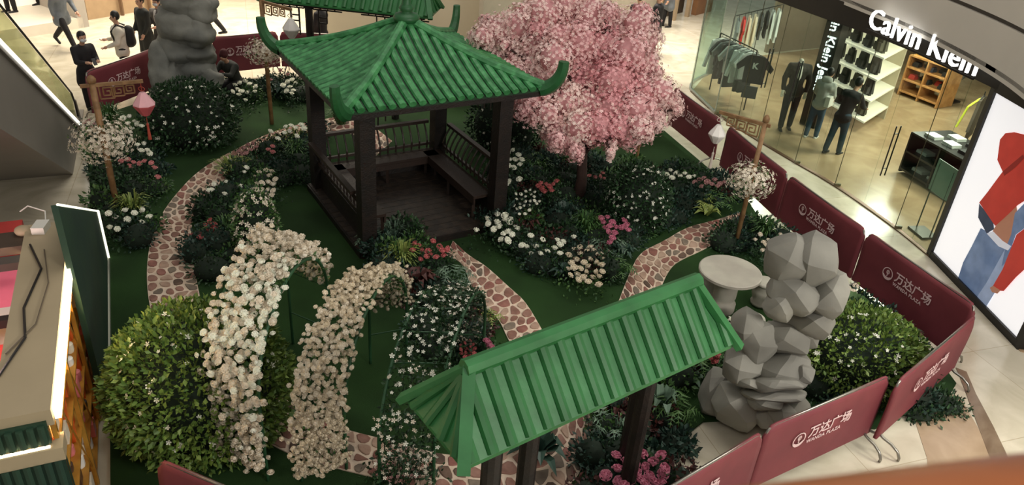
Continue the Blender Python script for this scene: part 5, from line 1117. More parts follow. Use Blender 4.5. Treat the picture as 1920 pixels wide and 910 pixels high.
# ceiling spot bars in the shop give light
for i, (x, y, pw) in enumerate([(8.2, 19.5, 150), (9.2, 16.5, 190), (10.5, 20.5, 170), (9.0, 13.8, 120), (12.5, 17, 120), (7.0, 20.5, 110)]):
    T = wthing('ceiling_spot', 'recessed square ceiling light inside the shop', 'light', (x, y, 3.5), group='ceiling lights of the shop'); MB().box((x, y, 3.5), (.5, .5, .04)).build('lamp_panel', mat('lamp_panel', (255, 244, 226), .5, 0, emit=4), T)
    l = area('shop_lamp', (x, y, 3.46), (x, y, 0), .8, pw*1.15, (1, .9, .76)); 
# lit poster
a = Vector(gp[6]); fr0 = G(1745, 480).xy; fr1 = G(1910, 652).xy; dp = (fr1-fr0).normalized(); pn = Vector((-dp.y, dp.x)); pn = pn if pn.x < 0 else -pn; Wp = (fr1-fr0).length; Hp = 3.1
T = wthing('lit_poster', 'tall back lit fashion poster with red sweater and blue jeans at the right edge', 'poster', (fr0.x, fr0.y, 0)); z3 = lambda p, z: Vector((p.x, p.y, z))
bk = MB(); bk.slab([z3(fr0, 0), z3(fr1, 0), z3(fr1, Hp), z3(fr0, Hp)], (-pn.x*.25, -pn.y*.25, 0)); bk.build('poster_box', dark_m, T)
f = MB(); 
for p, q in ((z3(fr0, .06), z3(fr1, .06)), (z3(fr0, Hp), z3(fr1, Hp)), (z3(fr0, 0), z3(fr0, Hp)), (z3(fr1, 0), z3(fr1, Hp))): f.beam(p, q, .12, .12)
f.build('poster_frame', dark_m, T)
P_off = pn*.015
sheet = MB(); sheet.slab([z3(fr0+P_off+dp*.05, .1), z3(fr1+P_off-dp*.05, .1), z3(fr1+P_off-dp*.05, Hp-.05), z3(fr0+P_off+dp*.05, Hp-.05)], (pn.x*.004, pn.y*.004, 0)); sheet = sheet.build('poster_sheet', mat('poster_white', (236, 236, 238), .4, .01, emit=.72), T)
def print_shape(name, px, m, k):
    pl = z3(fr0+pn*(.021+.002*k), 1); nrm = (pn.x, pn.y, 0); P = [onplane(u, v, tuple(pl), nrm) for u, v in px]; return MB().slab(P, (pn.x*.001, pn.y*.001, 0)).build(name, m, sheet)
red_p = mat('print_red', (196, 62, 52), .5, .12, 3, emit=.3, rgb2=(176, 46, 40)); jean_p = mat('print_denim', (96, 120, 158), .5, .2, 5, emit=.3, rgb2=(130, 152, 186)); skin_p = mat('print_skin', (176, 124, 100), .5, .06, emit=.3); jean_l = mat('print_denim_light', (150, 168, 198), .5, .15, 6, emit=.3); dark_p = mat('print_denim_dark', (60, 72, 96), .5, .2, 5, emit=.2)
print_shape('printed_jeans', [(1839, 428), (1862, 440), (1892, 462), (1896, 480), (1888, 500), (1868, 530), (1845, 562), (1822, 560), (1797, 520), (1806, 492), (1822, 462)], jean_p, 1)
print_shape('printed_jeans', [(1883, 470), (1895, 450), (1901, 470), (1886, 510), (1866, 548), (1840, 590), (1826, 566), (1850, 530)], jean_l, 2)
print_shape('printed_skin', [(1868, 422), (1885, 400), (1905, 380), (1908, 400), (1896, 440), (1888, 462), (1868, 448), (1860, 436)], skin_p, 3)
print_shape('printed_jacket', [(1836, 382), (1862, 414), (1864, 430), (1850, 438), (1834, 408)], dark_p, 3)
print_shape('printed_jacket', [(1903, 400), (1960, 340), (1960, 400), (1905, 440), (1886, 492), (1878, 500), (1884, 470), (1896, 440)], jean_p, 4)
print_shape('printed_sweater', [(1875, 262), (1885, 250), (1902, 248), (1960, 262), (1960, 352), (1908, 385), (1884, 408), (1866, 424), (1836, 380), (1852, 360), (1868, 338), (1880, 322), (1870, 300)], red_p, 5)
print_shape('printed_sweater', [(1906, 440), (1960, 400), (1960, 470), (1905, 520), (1882, 546), (1866, 545), (1862, 536), (1880, 505), (1890, 480)], red_p, 6)
print_shape('printed_fold', [(1880, 322), (1900, 305), (1918, 290), (1921, 296), (1904, 314), (1883, 330)], mat('print_red_dark', (150, 40, 36), .5, .1, emit=.2), 7)
print_shape('printed_hand', [(1862, 536), (1876, 545), (1870, 551), (1860, 548), (1856, 540)], skin_p, 8)
print_shape('printed_fray', [(1850, 438), (1862, 434), (1880, 452), (1896, 462), (1890, 470), (1872, 462)], mat('print_thread', (206, 210, 220), .5, .05, emit=.4), 8)

# ================================================================ FAR HALL
cream_m = mat('cream_hoarding', (196, 188, 166), .6, .03, 1)
wl, wr = G(575, 60).xy, G(985, 90).xy
T = wthing('white_hoarding', 'long cream hoarding wall behind the pavilion roof and the barriers', 'hoarding', (-3, 21.6, 0)); 
MB().beam((-6.2, 21.9, 1.3), (-.2, 22.4, 1.3), .15, 2.6).build('hoarding_panel', cream_m, T)
# shops at the back
warm_wall = mat('warm_wall', (188, 160, 126), .6, .05); lit_white = mat('lit_window', (250, 236, 214), .6, .02, emit=.75)
T = wthing('display_window', 'bright shop display platform with mannequin legs at the top left corner', 'shop window', (-15, 22.5, 0))
a, b = G(40, 72), G(196, 45); d = (b-a).normalized(); nb = Vector((-d.y, d.x, 0)); a0_ = a-d*6
MB().slab([a0_, b-d*.6, b-d*.6+nb*2.2, a0_+nb*2.2], (0, 0, .28)).build('platform', mat('white_platform', (226, 216, 196), .5, .03, emit=.2), T)
MB().beam(a0_+nb*2.2+Vector((0, 0, 1.7)), b-d*.6+nb*2.2+Vector((0, 0, 1.7)), .12, 3.2).build('back_panel', lit_white, T)
MB().beam(b-d*.6+Vector((0, 0, 1.6)), b-d*.6+nb*2.2+Vector((0, 0, 1.6)), .3, 3.2).build('side_wall', mat('grey_white', (190, 182, 172), .6, .03), T)
MB().beam(b-d*.1+nb*.8+Vector((0, 0, 1.7)), b+d*9+nb*.8+Vector((0, 0, 1.7)), .3, 3.4).build('shop_wall', warm_wall, T)
for i in range(4): q = b+d*(.9+i*.9)+nb*.55; MB().box((q.x, q.y, 1.2), (.08, .08, 2.4)).build('wall_post', mat('brown_post', (120, 92, 66), .5, .1), T)
for i, (u, v) in enumerate([(18, 24), (34, 24), (46, 16), (64, 16)]):
    pass
T = wthing('open_shop', 'wood framed shop front at the top right, above the pink tree', 'shop front', (5, 29.5, 0)); a, b = G(1236, 45), G(1322, 22); d = (b-a).normalized(); nb = Vector((-d.y, d.x, 0)); a1 = a-d*9
MB().beam(a1+nb*.2+Vector((0, 0, 1.6)), a-d*.2+nb*.2+Vector((0, 0, 1.6)), .15, 3.2).build('pale_wall', mat('pale_wall', (176, 168, 150), .6, .04), T)
MB().beam(b-d*.9+Vector((0, 0, 1.6)), b+d*.3+Vector((0, 0, 1.6)), .2, 3.2).build('wood_panel', mat('brown_panel', (150, 108, 74), .5, .1, 4), T)
for t in (0, .95, 1.9): q = a+d*t; MB().box((q.x, q.y, 1.5), (.14, .14, 3), rz=math.atan2(d.y, d.x)).build('door_post', mat('beige_frame', (180, 158, 128), .5, .05), T)
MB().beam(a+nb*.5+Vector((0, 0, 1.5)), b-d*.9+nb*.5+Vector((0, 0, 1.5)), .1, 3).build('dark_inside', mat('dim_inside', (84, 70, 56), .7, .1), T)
for i in range(7): q = G(1100+i*5, 22)+Vector((0, 1.2, 0)); MB().box((q.x, q.y, .9), (.06, .06, 1.8)).build('wood_slat', mat('brown_post', (120, 92, 66)), T)
q = G(935, 60)+Vector((0, 3.0, 0)); bush('spindly green plant behind the upper left of the pink tree', 'plant', (q.x, q.y), .5, 1.7, 160, 'leaf_mid', .12, name='potted_plant', jit=.3)
q = G(1140, 60)+Vector((0, 1.5, 0)); bush('light green plant above the pink tree beside the dark jacketed people', 'plant', (q.x, q.y), .4, 1.1, 260, 'leaf_lime', .12, name='potted_plant', jit=.3)
# far round planter and outer floor strip
# ================================================================ ESCALATOR top left
met = mat('escalator_metal', (124, 120, 112), .35, .06, 2, metal=.5); skirt = mat('escalator_side', (124, 120, 112), .5, .05, 1.5)
ge = glass('balustrade_glass', (222, 226, 204)); rub = mat('black_handrail', (34, 32, 30), .4, .05); led_w = mat('cool_light', (244, 240, 226), .5, 0, emit=1.6)
E0_ = G(150, 252); E1_ = G(0, 108, 3.2); dh = (E1_-E0_).xy.normalized(); sl = (E1_.z)/((E1_-E0_).xy.length); dv_ = Vector((dh.x, dh.y, sl)); nl = Vector((dh.y, -dh.x, 0)); nl = nl if nl.x < 0 else -nl
T = wthing('escalator', 'grey escalator with glass balustrades descending at the top left', 'escalator', (E0_.x, E0_.y, 0)); Ln = 8.2
def ep(s, z=0., o=0.): return E0_+dv_*s+Vector((0, 0, z))+nl*o
body = MB(); body.slab([ep(0, -.0), ep(0, .12), ep(Ln, .12), ep(Ln, -1.15), ep(1.75, -1.15)], nl*1.5); body.build('truss_cladding', skirt, T)
ms = MB(); ms.slab([ep(-.1, .1), ep(-.1, .2), ep(Ln, .2), ep(Ln, .1)], -nl*.04); ms.build('metal_skirt', met, T)
for o_, nm in ((.06, 'balustrade_glass'), (1.44, 'balustrade_glass')):
    g = MB(); g.slab([ep(-.5, .2, o_)-dv_*0, ep(-.5, .95, o_), ep(Ln, 1.05, o_), ep(Ln, .2, o_)], nl*.012); g.build(nm, ge, T)
    h = MB(); h.tube([ep(-.75, .55, o_), ep(-.7, .85, o_), ep(-.5, 1.0, o_), ep(Ln, 1.1, o_)], .02, 6, flat=.7); h.build('handrail', rub, T)
lm = MB(); lm.tube([ep(.1, .2, -.05), ep(Ln, .2, -.05)], .03, 6); lm.build('skirt_light', led_w, T)
for k in range(14):
    s = .3+k*.58; st = MB(); q0_, q1_ = ep(s, .1, .14), ep(s, .1, 1.36); st.beam(q0_+dh.to_3d()*.2, q1_+dh.to_3d()*.2, .4, .06); st.build('step', met, T)
lp = MB(); pe = G(128, 205); lp.tube([ep(-.8, 0, .06), ep(-.9, .6, .06), ep(-.75, .9, .06)], .03, 6); lp.build('newel', met, T)
lan = struct(MB().slab([ep(0, 0, 0)*1, ep(-1.4, 0, 0)+Vector((0, 0, 1.4*sl)), ep(-1.4, 0, 1.5)+Vector((0, 0, 1.4*sl)), ep(0, 0, 1.5)], (0, 0, .02)).build('trim_7', met))

# ================================================================ KIOSK lower left
KO = G(192, 690); Ka = (G(188, 912)-KO).normalized(); Kn = Vector((-Ka.y, Ka.x, 0)); Kn = Kn if Kn.x > 0 else -Kn; KH = zat(KO.x, KO.y, 425)
beige = mat('kiosk_beige', (172, 156, 126), .6, .05, 2); gold = mat('gold_frame', (196, 148, 62), .35, .12, 8, metal=.35, rgb2=(170, 118, 44)); dgreen = mat('kiosk_green', (26, 58, 46), .65, .1, 3, rgb2=(34, 64, 46))
led = mat('warm_strip', (255, 240, 200), .5, 0, emit=3.5)
def kp(a, n=0., z=0.): return KO+Ka*a+Kn*n+Vector((0, 0, z))
T = wthing('retail_kiosk', 'beige and green kiosk with glowing strips and golden lattice shelves, lower left', 'kiosk', (KO.x, KO.y, 0)); KL = 3.15
hd = MB(); hd.slab([kp(-.15, -.42, KH-.16), kp(KL, -.42, KH-.16), kp(KL, 0, KH-.16), kp(-.15, 0, KH-.16)], (0, 0, .16)); hd.build('header_beam', beige, T)
hd = MB(); hd.slab([kp(-.15, -2.2, KH-.16), kp(.2, -2.2, KH-.16), kp(.2, -.42, KH-.16), kp(-.15, -.42, KH-.16)], (0, 0, .1)); hd.build('cross_beam', mat('kiosk_brown', (70, 56, 44), .6, .1), T)
MB().slab([kp(.0, .012, KH-.12), kp(KL-.02, .012, KH-.12), kp(KL-.02, .012, KH-.0), kp(.0, .012, KH-.0)], Kn*.045).build('light_strip', led, T)
fl_ = MB(); fl_.slab([kp(KL-.05, -1.4, KH-.32), kp(KL-.05, -.05, KH-.32), kp(KL-.05, -.05, KH-.1), kp(KL-.05, -1.4, KH-.1)], Ka*.08); fl_.build('end_fascia', dgreen, T)
for k in range(18): MB().tube([kp(KL+.05, -.09-k*.075, KH-.12), kp(KL+.05, -.09-k*.075, KH-.3)], .028, 6).build('flute', dgreen, T)
MB().slab([kp(KL-.1, -.62, KH-.46), kp(KL+.1, -.62, KH-.46), kp(KL+.1, .03, KH-.46), kp(KL-.1, .03, KH-.46)], (0, 0, .13)).build('lower_beam', beige, T)
MB().tube([kp(KL+.06, -1.4, KH-.33), kp(KL+.06, -.06, KH-.33)], .015, 6).build('light_strip', led, T)
MB().slab([kp(KL-.1, -.55, 0), kp(KL+.08, -.55, 0), kp(KL+.08, -.0, 0), kp(KL-.1, 0, 0)], (0, 0, KH-.46)).build('corner_column', dgreen, T)
for k in range(7): MB().tube([kp(KL+.09, -.03-k*.075, 0), kp(KL+.09, -.03-k*.075, KH-.46)], .03, 6).build('flute', dgreen, T)
# golden shelf wall
for a in (.02, 1.0, 2.0, 3.1): MB().slab([kp(a-.025, -.04, .02), kp(a+.025, -.04, .02), kp(a+.025, -.0, .02), kp(a-.025, 0, .02)], (0, 0, KH-.2)).build('gold_post', gold, T)
for z in (.04, .42, .8, 1.18, 1.52): MB().slab([kp(0, -.4, z), kp(3.1, -.4, z), kp(3.1, -.02, z), kp(0, -.02, z)], (0, 0, .03)).build('shelf_board', gold, T)
MB().slab([kp(0, -.44, .02), kp(3.1, -.44, .02), kp(3.1, -.42, .02), kp(0, -.42, .02)], (0, 0, KH-.2)).build('back_panel', mat('amber_panel', (206, 166, 100), .5, .06, emit=.4), T)  # panel glow added to brighten the shelf wall
lt = MB()
for a, b in ((0, .68), (.68, 1.36), (1.36, 2.04), (2.04, 2.72)): lt.beam(kp(a, -.02, .3), kp(b, -.02, 1.7), .012, .014)
lt.build('gold_lattice', gold, T)
gl = [('cream', mat('goods_cream', (232, 222, 200), .4, .04)), ('white', mat('goods_white', (240, 238, 232), .4, .04)), ('pink', mat('goods_pink', (214, 120, 120), .4, .06)), ('orange', mat('goods_orange', (214, 96, 40), .4, .06)), ('dark', mat('goods_dark', (70, 50, 44), .4, .06))]
for zi, z in enumerate((.07, .45, .83, 1.21, 1.55)):
    for k in range(14):
        a = .14+k*.225; nm, m = random.choice(gl); q = kp(a, -.1+random.uniform(-.03, .02), z); lv = ['bottom', 'second', 'middle', 'fourth', 'top'][zi]; h = random.uniform(.12, .26)
        if random.random() < .5: mb = MB(); mb.lathe([(.045, 0), (.05, .02), (.05, h*.65), (.02, h*.8), (.02, h), (.025, h)], 10, q); nn2 = 'bottle'
        else: mb = MB(); mb.box(q+Vector((0, 0, h/2)), (.14, .1, h), rz=math.atan2(Ka.y, Ka.x)); nn2 = 'box'
        tag(mb.build('goods_'+nn2, m), '%s %s on the %s shelf of the golden kiosk wall' % (nm, nn2, lv), nn2, '%s %s items, %s kiosk shelf' % (nm, nn2, lv))
for k, a in enumerate((.5, 1.3, 2.1, 2.9)):
    l = bpy.data.lights.new('shelf_lamp', 'POINT'); l.energy = 22; l.color = (1, .78, .42); l.shadow_soft_size = .08; o = bpy.data.objects.new('shelf_lamp', l); COL.objects.link(o); o.location = kp(a, -.2, 1.74)
# green fin wall with light edge
GA, GB = G(205, 716), G(203, 488); gd_ = (GB-GA).normalized(); gn = Vector((-gd_.y, gd_.x, 0)); gn = gn if gn.x < 0 else -gn
pA_ = onplane(182, 396, tuple(GA), tuple(gn)); pB_ = onplane(108, 384, tuple(GA), tuple(gn)); pB_.z = min(pB_.z, 3.4)
T = wthing('green_side_wall', 'dark green slanted side wall of the kiosk with a white light tube along its edge', 'wall panel', (GA.x, GA.y, 0))
MB().slab([GA, GB, pA_, pB_, pB_.xy.to_3d()], gn*.06).build('green_panel', dgreen, T)
tb = MB(); tb.tube([pB_, pA_], .014, 6); tb.tube([pA_, GB+Vector((0, 0, .03))], .03, 6); tb.build('light_tube', mat('light_tube', (248, 246, 220), .5, 0, emit=1.5), T)
MB().tube([GA+Vector((0, 0, .03)), GB+Vector((0, 0, .03))], .03, 8).build('clear_edge', mat('pale_metal2', (160, 164, 150), .2, .05, metal=.6), T)
# cables and power box on the header
cb = MB(); cb.tube([kp(.35, -.34, KH+.02), kp(.9, -.2, KH+.02), kp(1.6, -.3, KH+.02), kp(2.1, -.25, KH+.02), kp(2.6, -.4, KH+.02)], .012, 5); tag(cb.build('cable', black_lac), 'dark cable running along the beige top of the kiosk header', 'cable')
cb = MB(); cb.tube([kp(.5, -.2, KH+.02), kp(1.2, -.12, KH+.02), kp(1.9, -.18, KH+.02), kp(2.3, -.38, KH+.02)], .007, 5); tag(cb.build('cable', mat('grey_cable', (104, 92, 76), .6, .05)), 'thin grey cable curving beside the dark one on the kiosk header', 'cable')
pb_ = G(78, 432, KH); T = wthing('power_box', 'small white power box lying on the far end of the kiosk header', 'box', (pb_.x, pb_.y, KH)); MB().box(pb_+Vector((0, 0, .04)), (.13, .2, .08), rz=.2).build('box_body', white_lac, T)
MB().tube([pb_+Vector((0, .1, .05)), pb_+Vector((-.08, .25, .1)), pb_+Vector((-.3, .3, .12)), pb_+Vector((-.38, .26, .06))], .008, 5).build('lead', white_lac, T)
q = G(42, 430, KH); T = wthing('round_lamp', 'cream round lamp head with a yellow bracket left of the white power box', 'lamp', (q.x, q.y, KH-.1)); MB().ball(q+Vector((0, 0, -.02)), (.09, .08, .06), 12, 6).build('lamp_head', beige, T, smooth=True); MB().tube([q+Vector((0, 0, -.05)), q+Vector((.05, -.1, -.25)), q+Vector((.12, -.12, -.4))], .02, 6).build('lamp_bracket', gold, T)
# kiosk interior things
def kbox(name, px, z0, z1, m, label, cat, dx=1.2):
    a, b = G(px[0], px[1], z1), G(px[2], px[3], z1); d = (b-a); n_ = -Kn
    o = MB(); o.slab([Vector((a.x, a.y, z0)), Vector((b.x, b.y, z0)), Vector((b.x, b.y, z0))+n_*dx, Vector((a.x, a.y, z0))+n_*dx], (0, 0, z1-z0)); return tag(o.build(name, m), label, cat)
pinkm = mat('kiosk_pink', (226, 110, 130), .5, .06, emit=.25); redm = mat('kiosk_red', (196, 70, 66), .5, .06)
kbox('red_counter', (42, 412, 34, 470), .0, 1.1, redm, 'red counter inside the kiosk at the left picture edge', 'counter', 1.5)
kbox('pink_counter', (34, 500, 18, 585), .0, 1.0, pinkm, 'glossy pink counter inside the kiosk below the red one', 'counter', 1.5)
kbox('grey_rail', (38, 478, 36, 492), 1.2, 1.3, mat('grey_rail', (96, 92, 86), .5, .05), 'grey cross rail over the pink counter in the kiosk', 'rail', 1.5)
kbox('white_display', (20, 575, 12, 612), .0, 1.02, white_lac, 'white display block with small goods beside the pink counter', 'display', 1.0)
kbox('red_cushion', (12, 645, 5, 690), .0, 1.0, redm, 'red padded block at the left picture edge in the kiosk', 'block', 1.0)
kbox('black_rail', (18, 590, 16, 600), 1.2, 1.3, black_lac, 'short black rail beside the white display block in the kiosk', 'rail', .6)
l = bpy.data.lights.new('counter_lamp', 'POINT'); l.energy = 60; l.color = (1, .7, .66); l.shadow_soft_size = .2; o = bpy.data.objects.new('counter_lamp', l); COL.objects.link(o); o.location = kp(1.2, -1.2, 1.9)
kf = flat('floor.002', [kp(-.1, -.45), kp(3.4, -.45), kp(3.4, -4), kp(-.1, -4)], 0, .02, mat('kiosk_floor', (176, 140, 120), .4, .05))
T = wthing('metal_stand', 'white metal stand under the near end of the kiosk', 'stand', tuple(kp(KL+.3, -.6, 0))); fm = MB(); q = kp(KL+.35, -.7); 
for s, z in ((0, 0), (.35, 0)): fm.tube([q+Kn*-s, q+Kn*-s+Vector((0, 0, .9))], .02, 6)
fm.tube([q+Vector((0, 0, .05)), q-Kn*.35+Vector((0, 0, .05))], .02, 6); fm.build('stand_tube', white_lac, T)

# ================================================================ WOODEN RAIL close to the camera
R0, R1_ = G(1330, 930, 6.12), G(1925, 858, 6.12); d = (R1_-R0).normalized(); nrm = Vector((d.y, -d.x, 0)); nrm = nrm if nrm.y < 0 else -nrm
T = wthing('wooden_handrail', 'polished orange brown wooden handrail, out of focus in the lower right corner', 'handrail', (R0.x, R0.y, 5)); a, b = R0-d*1.2, R1_+d*1.2; c = Vector(CFW)*.0-Vector(CU)*.06
mb = MB(); mb.tube([a+c, b+c], .06, 20); mb.build('rail', mat('orange_wood', (176, 104, 58), .3, .1, 8, rgb2=(156, 86, 44)), T, smooth=True)
gb = MB(); gb.beam(a+c-Vector((0, 0, .5)), b+c-Vector((0, 0, .5)), .012, .9); gb.build('rail_glass', glass('rail_glass', (220, 232, 226)), T)
# ================================================================ PEOPLE
skin = mat('skin', (196, 152, 126), .55, .05); hair = mat('black_hair', (24, 20, 19), .5, .15)
def cap(p, q, r0, r1, n=12, k=7):
    """closed tapered capsule between p and q"""
    p = Vector(p); q = Vector(q); d = q-p; L = d.length; x = d.normalized() if L > 1e-5 else Vector((0, 0, 1)); mb = MB(); pts = []; rr = []
    for i in range(4): a = PI/2*(i+.25)/4; pts.append(p-x*r0*math.cos(a)); rr.append(r0*math.sin(a))
    pts += [p, q]; rr += [r0, r1]
    for i in range(4): a = PI/2*(1-(i+1)/4.3); pts.append(q+x*r1*math.cos(a)); rr.append(max(r1*math.sin(a), .002))
    mb.tube(pts, rr, n); return mb
def fuse(name, parts, m, parent=None, vox=.016, it=4, extra=None):
    mb = MB()
    for p in parts: mb.add(p.v, p.f)
    o = mb.build('tmp', m); r = o.modifiers.new('r', 'REMESH'); r.mode = 'VOXEL'; r.voxel_size = vox; s = o.modifiers.new('s', 'SMOOTH'); s.factor = .6; s.iterations = it
    bpy.context.view_layer.update(); me = bpy.data.meshes.new_from_object(o.evaluated_get(bpy.context.evaluated_depsgraph_get())); bpy.data.objects.remove(o)
    me.name = name; me.materials.clear(); me.materials.append(m)
    if extra is not None:
        bm = bmesh.new(); bm.from_mesh(me); t = extra.mesh('t', m); bm.from_mesh(t); bm.to_mesh(me); bm.free()
    me.polygons.foreach_set('use_smooth', [True]*len(me.polygons)); return link(name, me, parent)
def ang(a, b): return Vector((math.sin(b), math.sin(a)*math.cos(b), -math.cos(a)*math.cos(b)))     # a forward swing (+y), b outward
def person(label, foot, face, h, legs, arms, top, bottom, shoe, lean=0., head=(0, 0), coat=0., bag=None, mask=False, haircol=None, headless=False, sit=False, hood=None, inner=None, cat='person', name='person', phone=False, body_m=None, beanie=None, hip_z=None):
    """local frame: y forward, x right, feet at z=0; legs/arms = ((swing, bend), (swing, bend)) right then left; arms add outward"""
    s = h/1.72; bmn = body_m or skin; T = thing(name, label, cat, (foot[0], foot[1], foot[2] if len(foot) > 2 else 0), face)
    hz = .92*s if hip_z is None else hip_z; hip = Vector((0, 0, hz)); up = Vector((0, math.sin(lean), math.cos(lean))); ch = hip+up*.42*s; nk = hip+up*.56*s; hd = nk+Vector((math.sin(head[1])*.05, math.sin(head[0]+lean)*.13+.01, .17))*s
    body = [cap(hip-Vector((.06*s, 0, 0)), hip+Vector((.06*s, 0, 0)), .12*s, .12*s), cap(hip, ch, .125*s, .145*s), cap(ch-Vector((.09, 0, 0))*s, ch+Vector((.09, 0, 0))*s, .115*s, .115*s), cap(ch+up*.05*s-Vector((.13, 0, 0))*s, ch+up*.05*s+Vector((.13, 0, 0))*s, .07*s, .07*s)]
    if not headless: body += [cap(nk-up*.04*s, hd-Vector((0, 0, .05*s)), .055*s, .05*s), cap(hd+Vector((0, .012, -.05))*s, hd+Vector((0, -.005, .035))*s, .07*s, .088*s), cap(hd+Vector((0, .085, -.015))*s, hd+Vector((0, .1, -.03))*s, .013*s, .016*s)]+[cap(hd+Vector((e*.085, -.01, -.03))*s, hd+Vector((e*.088, -.015, .01))*s, .012*s, .016*s) for e in (-1, 1)]
    else: body += [cap(nk-up*.04*s, nk+up*.05*s, .055*s, .05*s)]
    js = {}; tr = []; sh = []; leg_b = []
    for i, sg in enumerate((1, -1)):
        a, bnd = legs[i]; hp = hip+Vector((sg*.09*s, 0, -.02*s)); kn = hp+ang(a, sg*.03)*.43*s; an = kn+ang(a-bnd, 0)*.42*s; js['ank%d' % i] = an
        body += [cap(hp, kn, .085*s, .055*s), cap(kn, an, .055*s, .036*s)]; ft = Vector((0, math.cos(a-bnd), math.sin(a-bnd)*.9)); 
        if an.z < .16*s: ft = Vector((0, 1, 0))
        tr += [cap(hp, kn, .103*s, .075*s), cap(kn, an+(kn-an)*.08, .076*s, .062*s)]; sh.append([cap(an-ft*.03*s-Vector((0, 0, .03*s)), an+ft*.16*s-Vector((0, 0, .045*s)), .045*s, .036*s)])
    jk = [cap(hip+up*.02*s, ch, .15*s, .165*s), cap(ch-Vector((.1, 0, 0))*s, ch+Vector((.1, 0, 0))*s, .135*s, .135*s), cap(ch+up*.06*s-Vector((.13, 0, 0))*s, ch+up*.06*s+Vector((.13, 0, 0))*s, .085*s, .085*s), cap(hip-Vector((.05*s, 0, .04*s)), hip+Vector((.05*s, 0, -.04*s)), .15*s, .15*s)]
    if coat: jk += [cap(hip+Vector((sg*.06*s, 0, -.02)), hip+Vector((sg*.085*s, 0, -coat)), .14*s, .15*s) for sg in (1, -1)]
    tr += [cap(hip-Vector((.05*s, 0, 0)), hip+Vector((.05*s, 0, 0)), .132*s, .132*s)]; fing = MB(); hands = []
    for i, sg in enumerate((1, -1)):
        a, bnd, out = arms[i]; so = ch+up*.07*s+Vector((sg*.185*s, 0, 0)); el = so+ang(a, sg*out)*.28*s; inw = -sg*.35*min(1, abs(bnd)); wr = el+ang(a+bnd, inw)*.25*s; hdv = (wr-el).normalized(); pl = wr+hdv*.075*s; js['h%d' % i] = pl
        body += [cap(so, el, .05*s, .04*s), cap(el, wr, .04*s, .028*s), cap(wr, pl, .03*s, .036*s)]; jk += [cap(so, el, .072*s, .06*s), cap(el, wr-hdv*.02, .06*s, .047*s)]
        side = Vector((1, 0, 0)); side = (side-hdv*side.dot(hdv)).normalized(); nv = hdv.cross(side)
        for f in range(4):
            b0 = pl+side*(.03-.02*f)*s+hdv*.02*s; fl = (.07, .08, .075, .058)[f]*s; fing.tube([b0, b0+hdv*fl*.55, b0+hdv*fl*.8-nv*sg*fl*.35*(1 if nv.dot(Vector((0, 1, 0)))*sg < 0 else -1)], [.0105*s, .0095*s, .007*s], 6)
        b0 = wr+side*(-sg)*.03*s+hdv*.02*s; fing.tube([b0, b0-side*sg*.03*s+hdv*.035*s, b0-side*sg*.03*s+hdv*.065*s], [.013*s, .0115*s, .008*s], 6)
    fuse('body', body, bmn, T, .014, 3, fing); fuse('jacket', jk, top, T, .02, 5)
    if not coat or coat < .6: fuse('trousers', tr, bottom, T, .02, 4)
    else: fuse('trousers', tr, bottom, T, .02, 4)
    for q in sh: fuse('shoe', q, shoe, T, .016, 3)
    if not headless:
        hm = haircol or hair; hr = [cap(hd+Vector((0, -.02, .02))*s, hd+Vector((0, -.012, .055))*s, .094*s, .092*s)]
        if haircol is not None: hr += [cap(hd+Vector((0, -.05, 0))*s, hd+Vector((0, -.06, -.2))*s, .08*s, .07*s)]
        fuse('hair', hr, hm, T, .014, 2)
        e = MB()
        for sg in (1, -1): e.ball(hd+Vector((sg*.032, .079, 0))*s, .011*s, 6, 4)
        e.build('eyes', black_lac, T); MB().tube([hd+Vector((-.022, .083, -.058))*s, hd+Vector((0, .088, -.06))*s, hd+Vector((.022, .083, -.058))*s], .005*s, 5).build('mouth', mat('lips', (150, 84, 78), .5, .05), T)
        if mask: MB().ball(hd+Vector((0, .045, -.048))*s, (.07*s, .06*s, .048*s), 12, 8).build('face_mask', mat('mask_pale', (200, 206, 210), .7, .03), T, smooth=True)
        if beanie: fuse('knit_cap', [cap(hd+Vector((0, -.01, .03))*s, hd+Vector((0, -.02, .07))*s, .105*s, .095*s)], beanie, T, .016, 2)
    if hood: fuse('hood', [cap(nk+Vector((-.05, -.05, .03))*s, nk+Vector((.05, -.05, .03))*s, .09*s, .09*s)], hood, T, .016, 3)
    if inner:
        MB().ball(ch+Vector((0, .1, -.06))*s, (.06*s, .075*s, .2*s), 10, 8).build('shirt_front', inner, T, smooth=True)
    if bag == 'backpack':
        fuse('backpack', [cap(ch+Vector((0, -.2, .02))*s, ch+Vector((0, -.2, -.24))*s, .11*s, .13*s)], mat('pack_black', (32, 30, 30), .6, .1), T, .02, 3)
        st = MB()
        for sg in (1, -1): st.tube([ch+Vector((sg*.1, -.14, .1))*s, ch+Vector((sg*.11, .02, .17))*s, ch+Vector((sg*.12, .15, .02))*s, ch+Vector((sg*.13, .1, -.2))*s], .02*s, 6)
        st.build('shoulder_strap', mat('pack_black', (32, 30, 30)), T)
    if bag == 'shoulder':
        MB().box(hip+Vector((.2, 0, .1))*s, (.1, .28, .24)).build('shoulder_bag', mat('bag_white', (220, 220, 214), .6, .04), T)
    if phone:
        q = (js['h0']+js['h1'])/2+Vector((0, .05, .02)); ph = thing('mobile_phone', 'dark mobile phone held by the '+phone, 'phone', (0, 0, 0)); T.rotation_euler = (0, 0, face)
        wq = Matrix.Rotation(face, 3, 'Z')@q+Vector(T.location); ph.location = wq; ph.rotation_euler = (.6, 0, face); MB().box((0, 0, 0), (.075, .01, .15)).build('phone_case', black_lac, ph)
    return T
cl = lambda n, c, v=.12: mat('cloth_'+n, c, .85, v, 8, bump=.2)
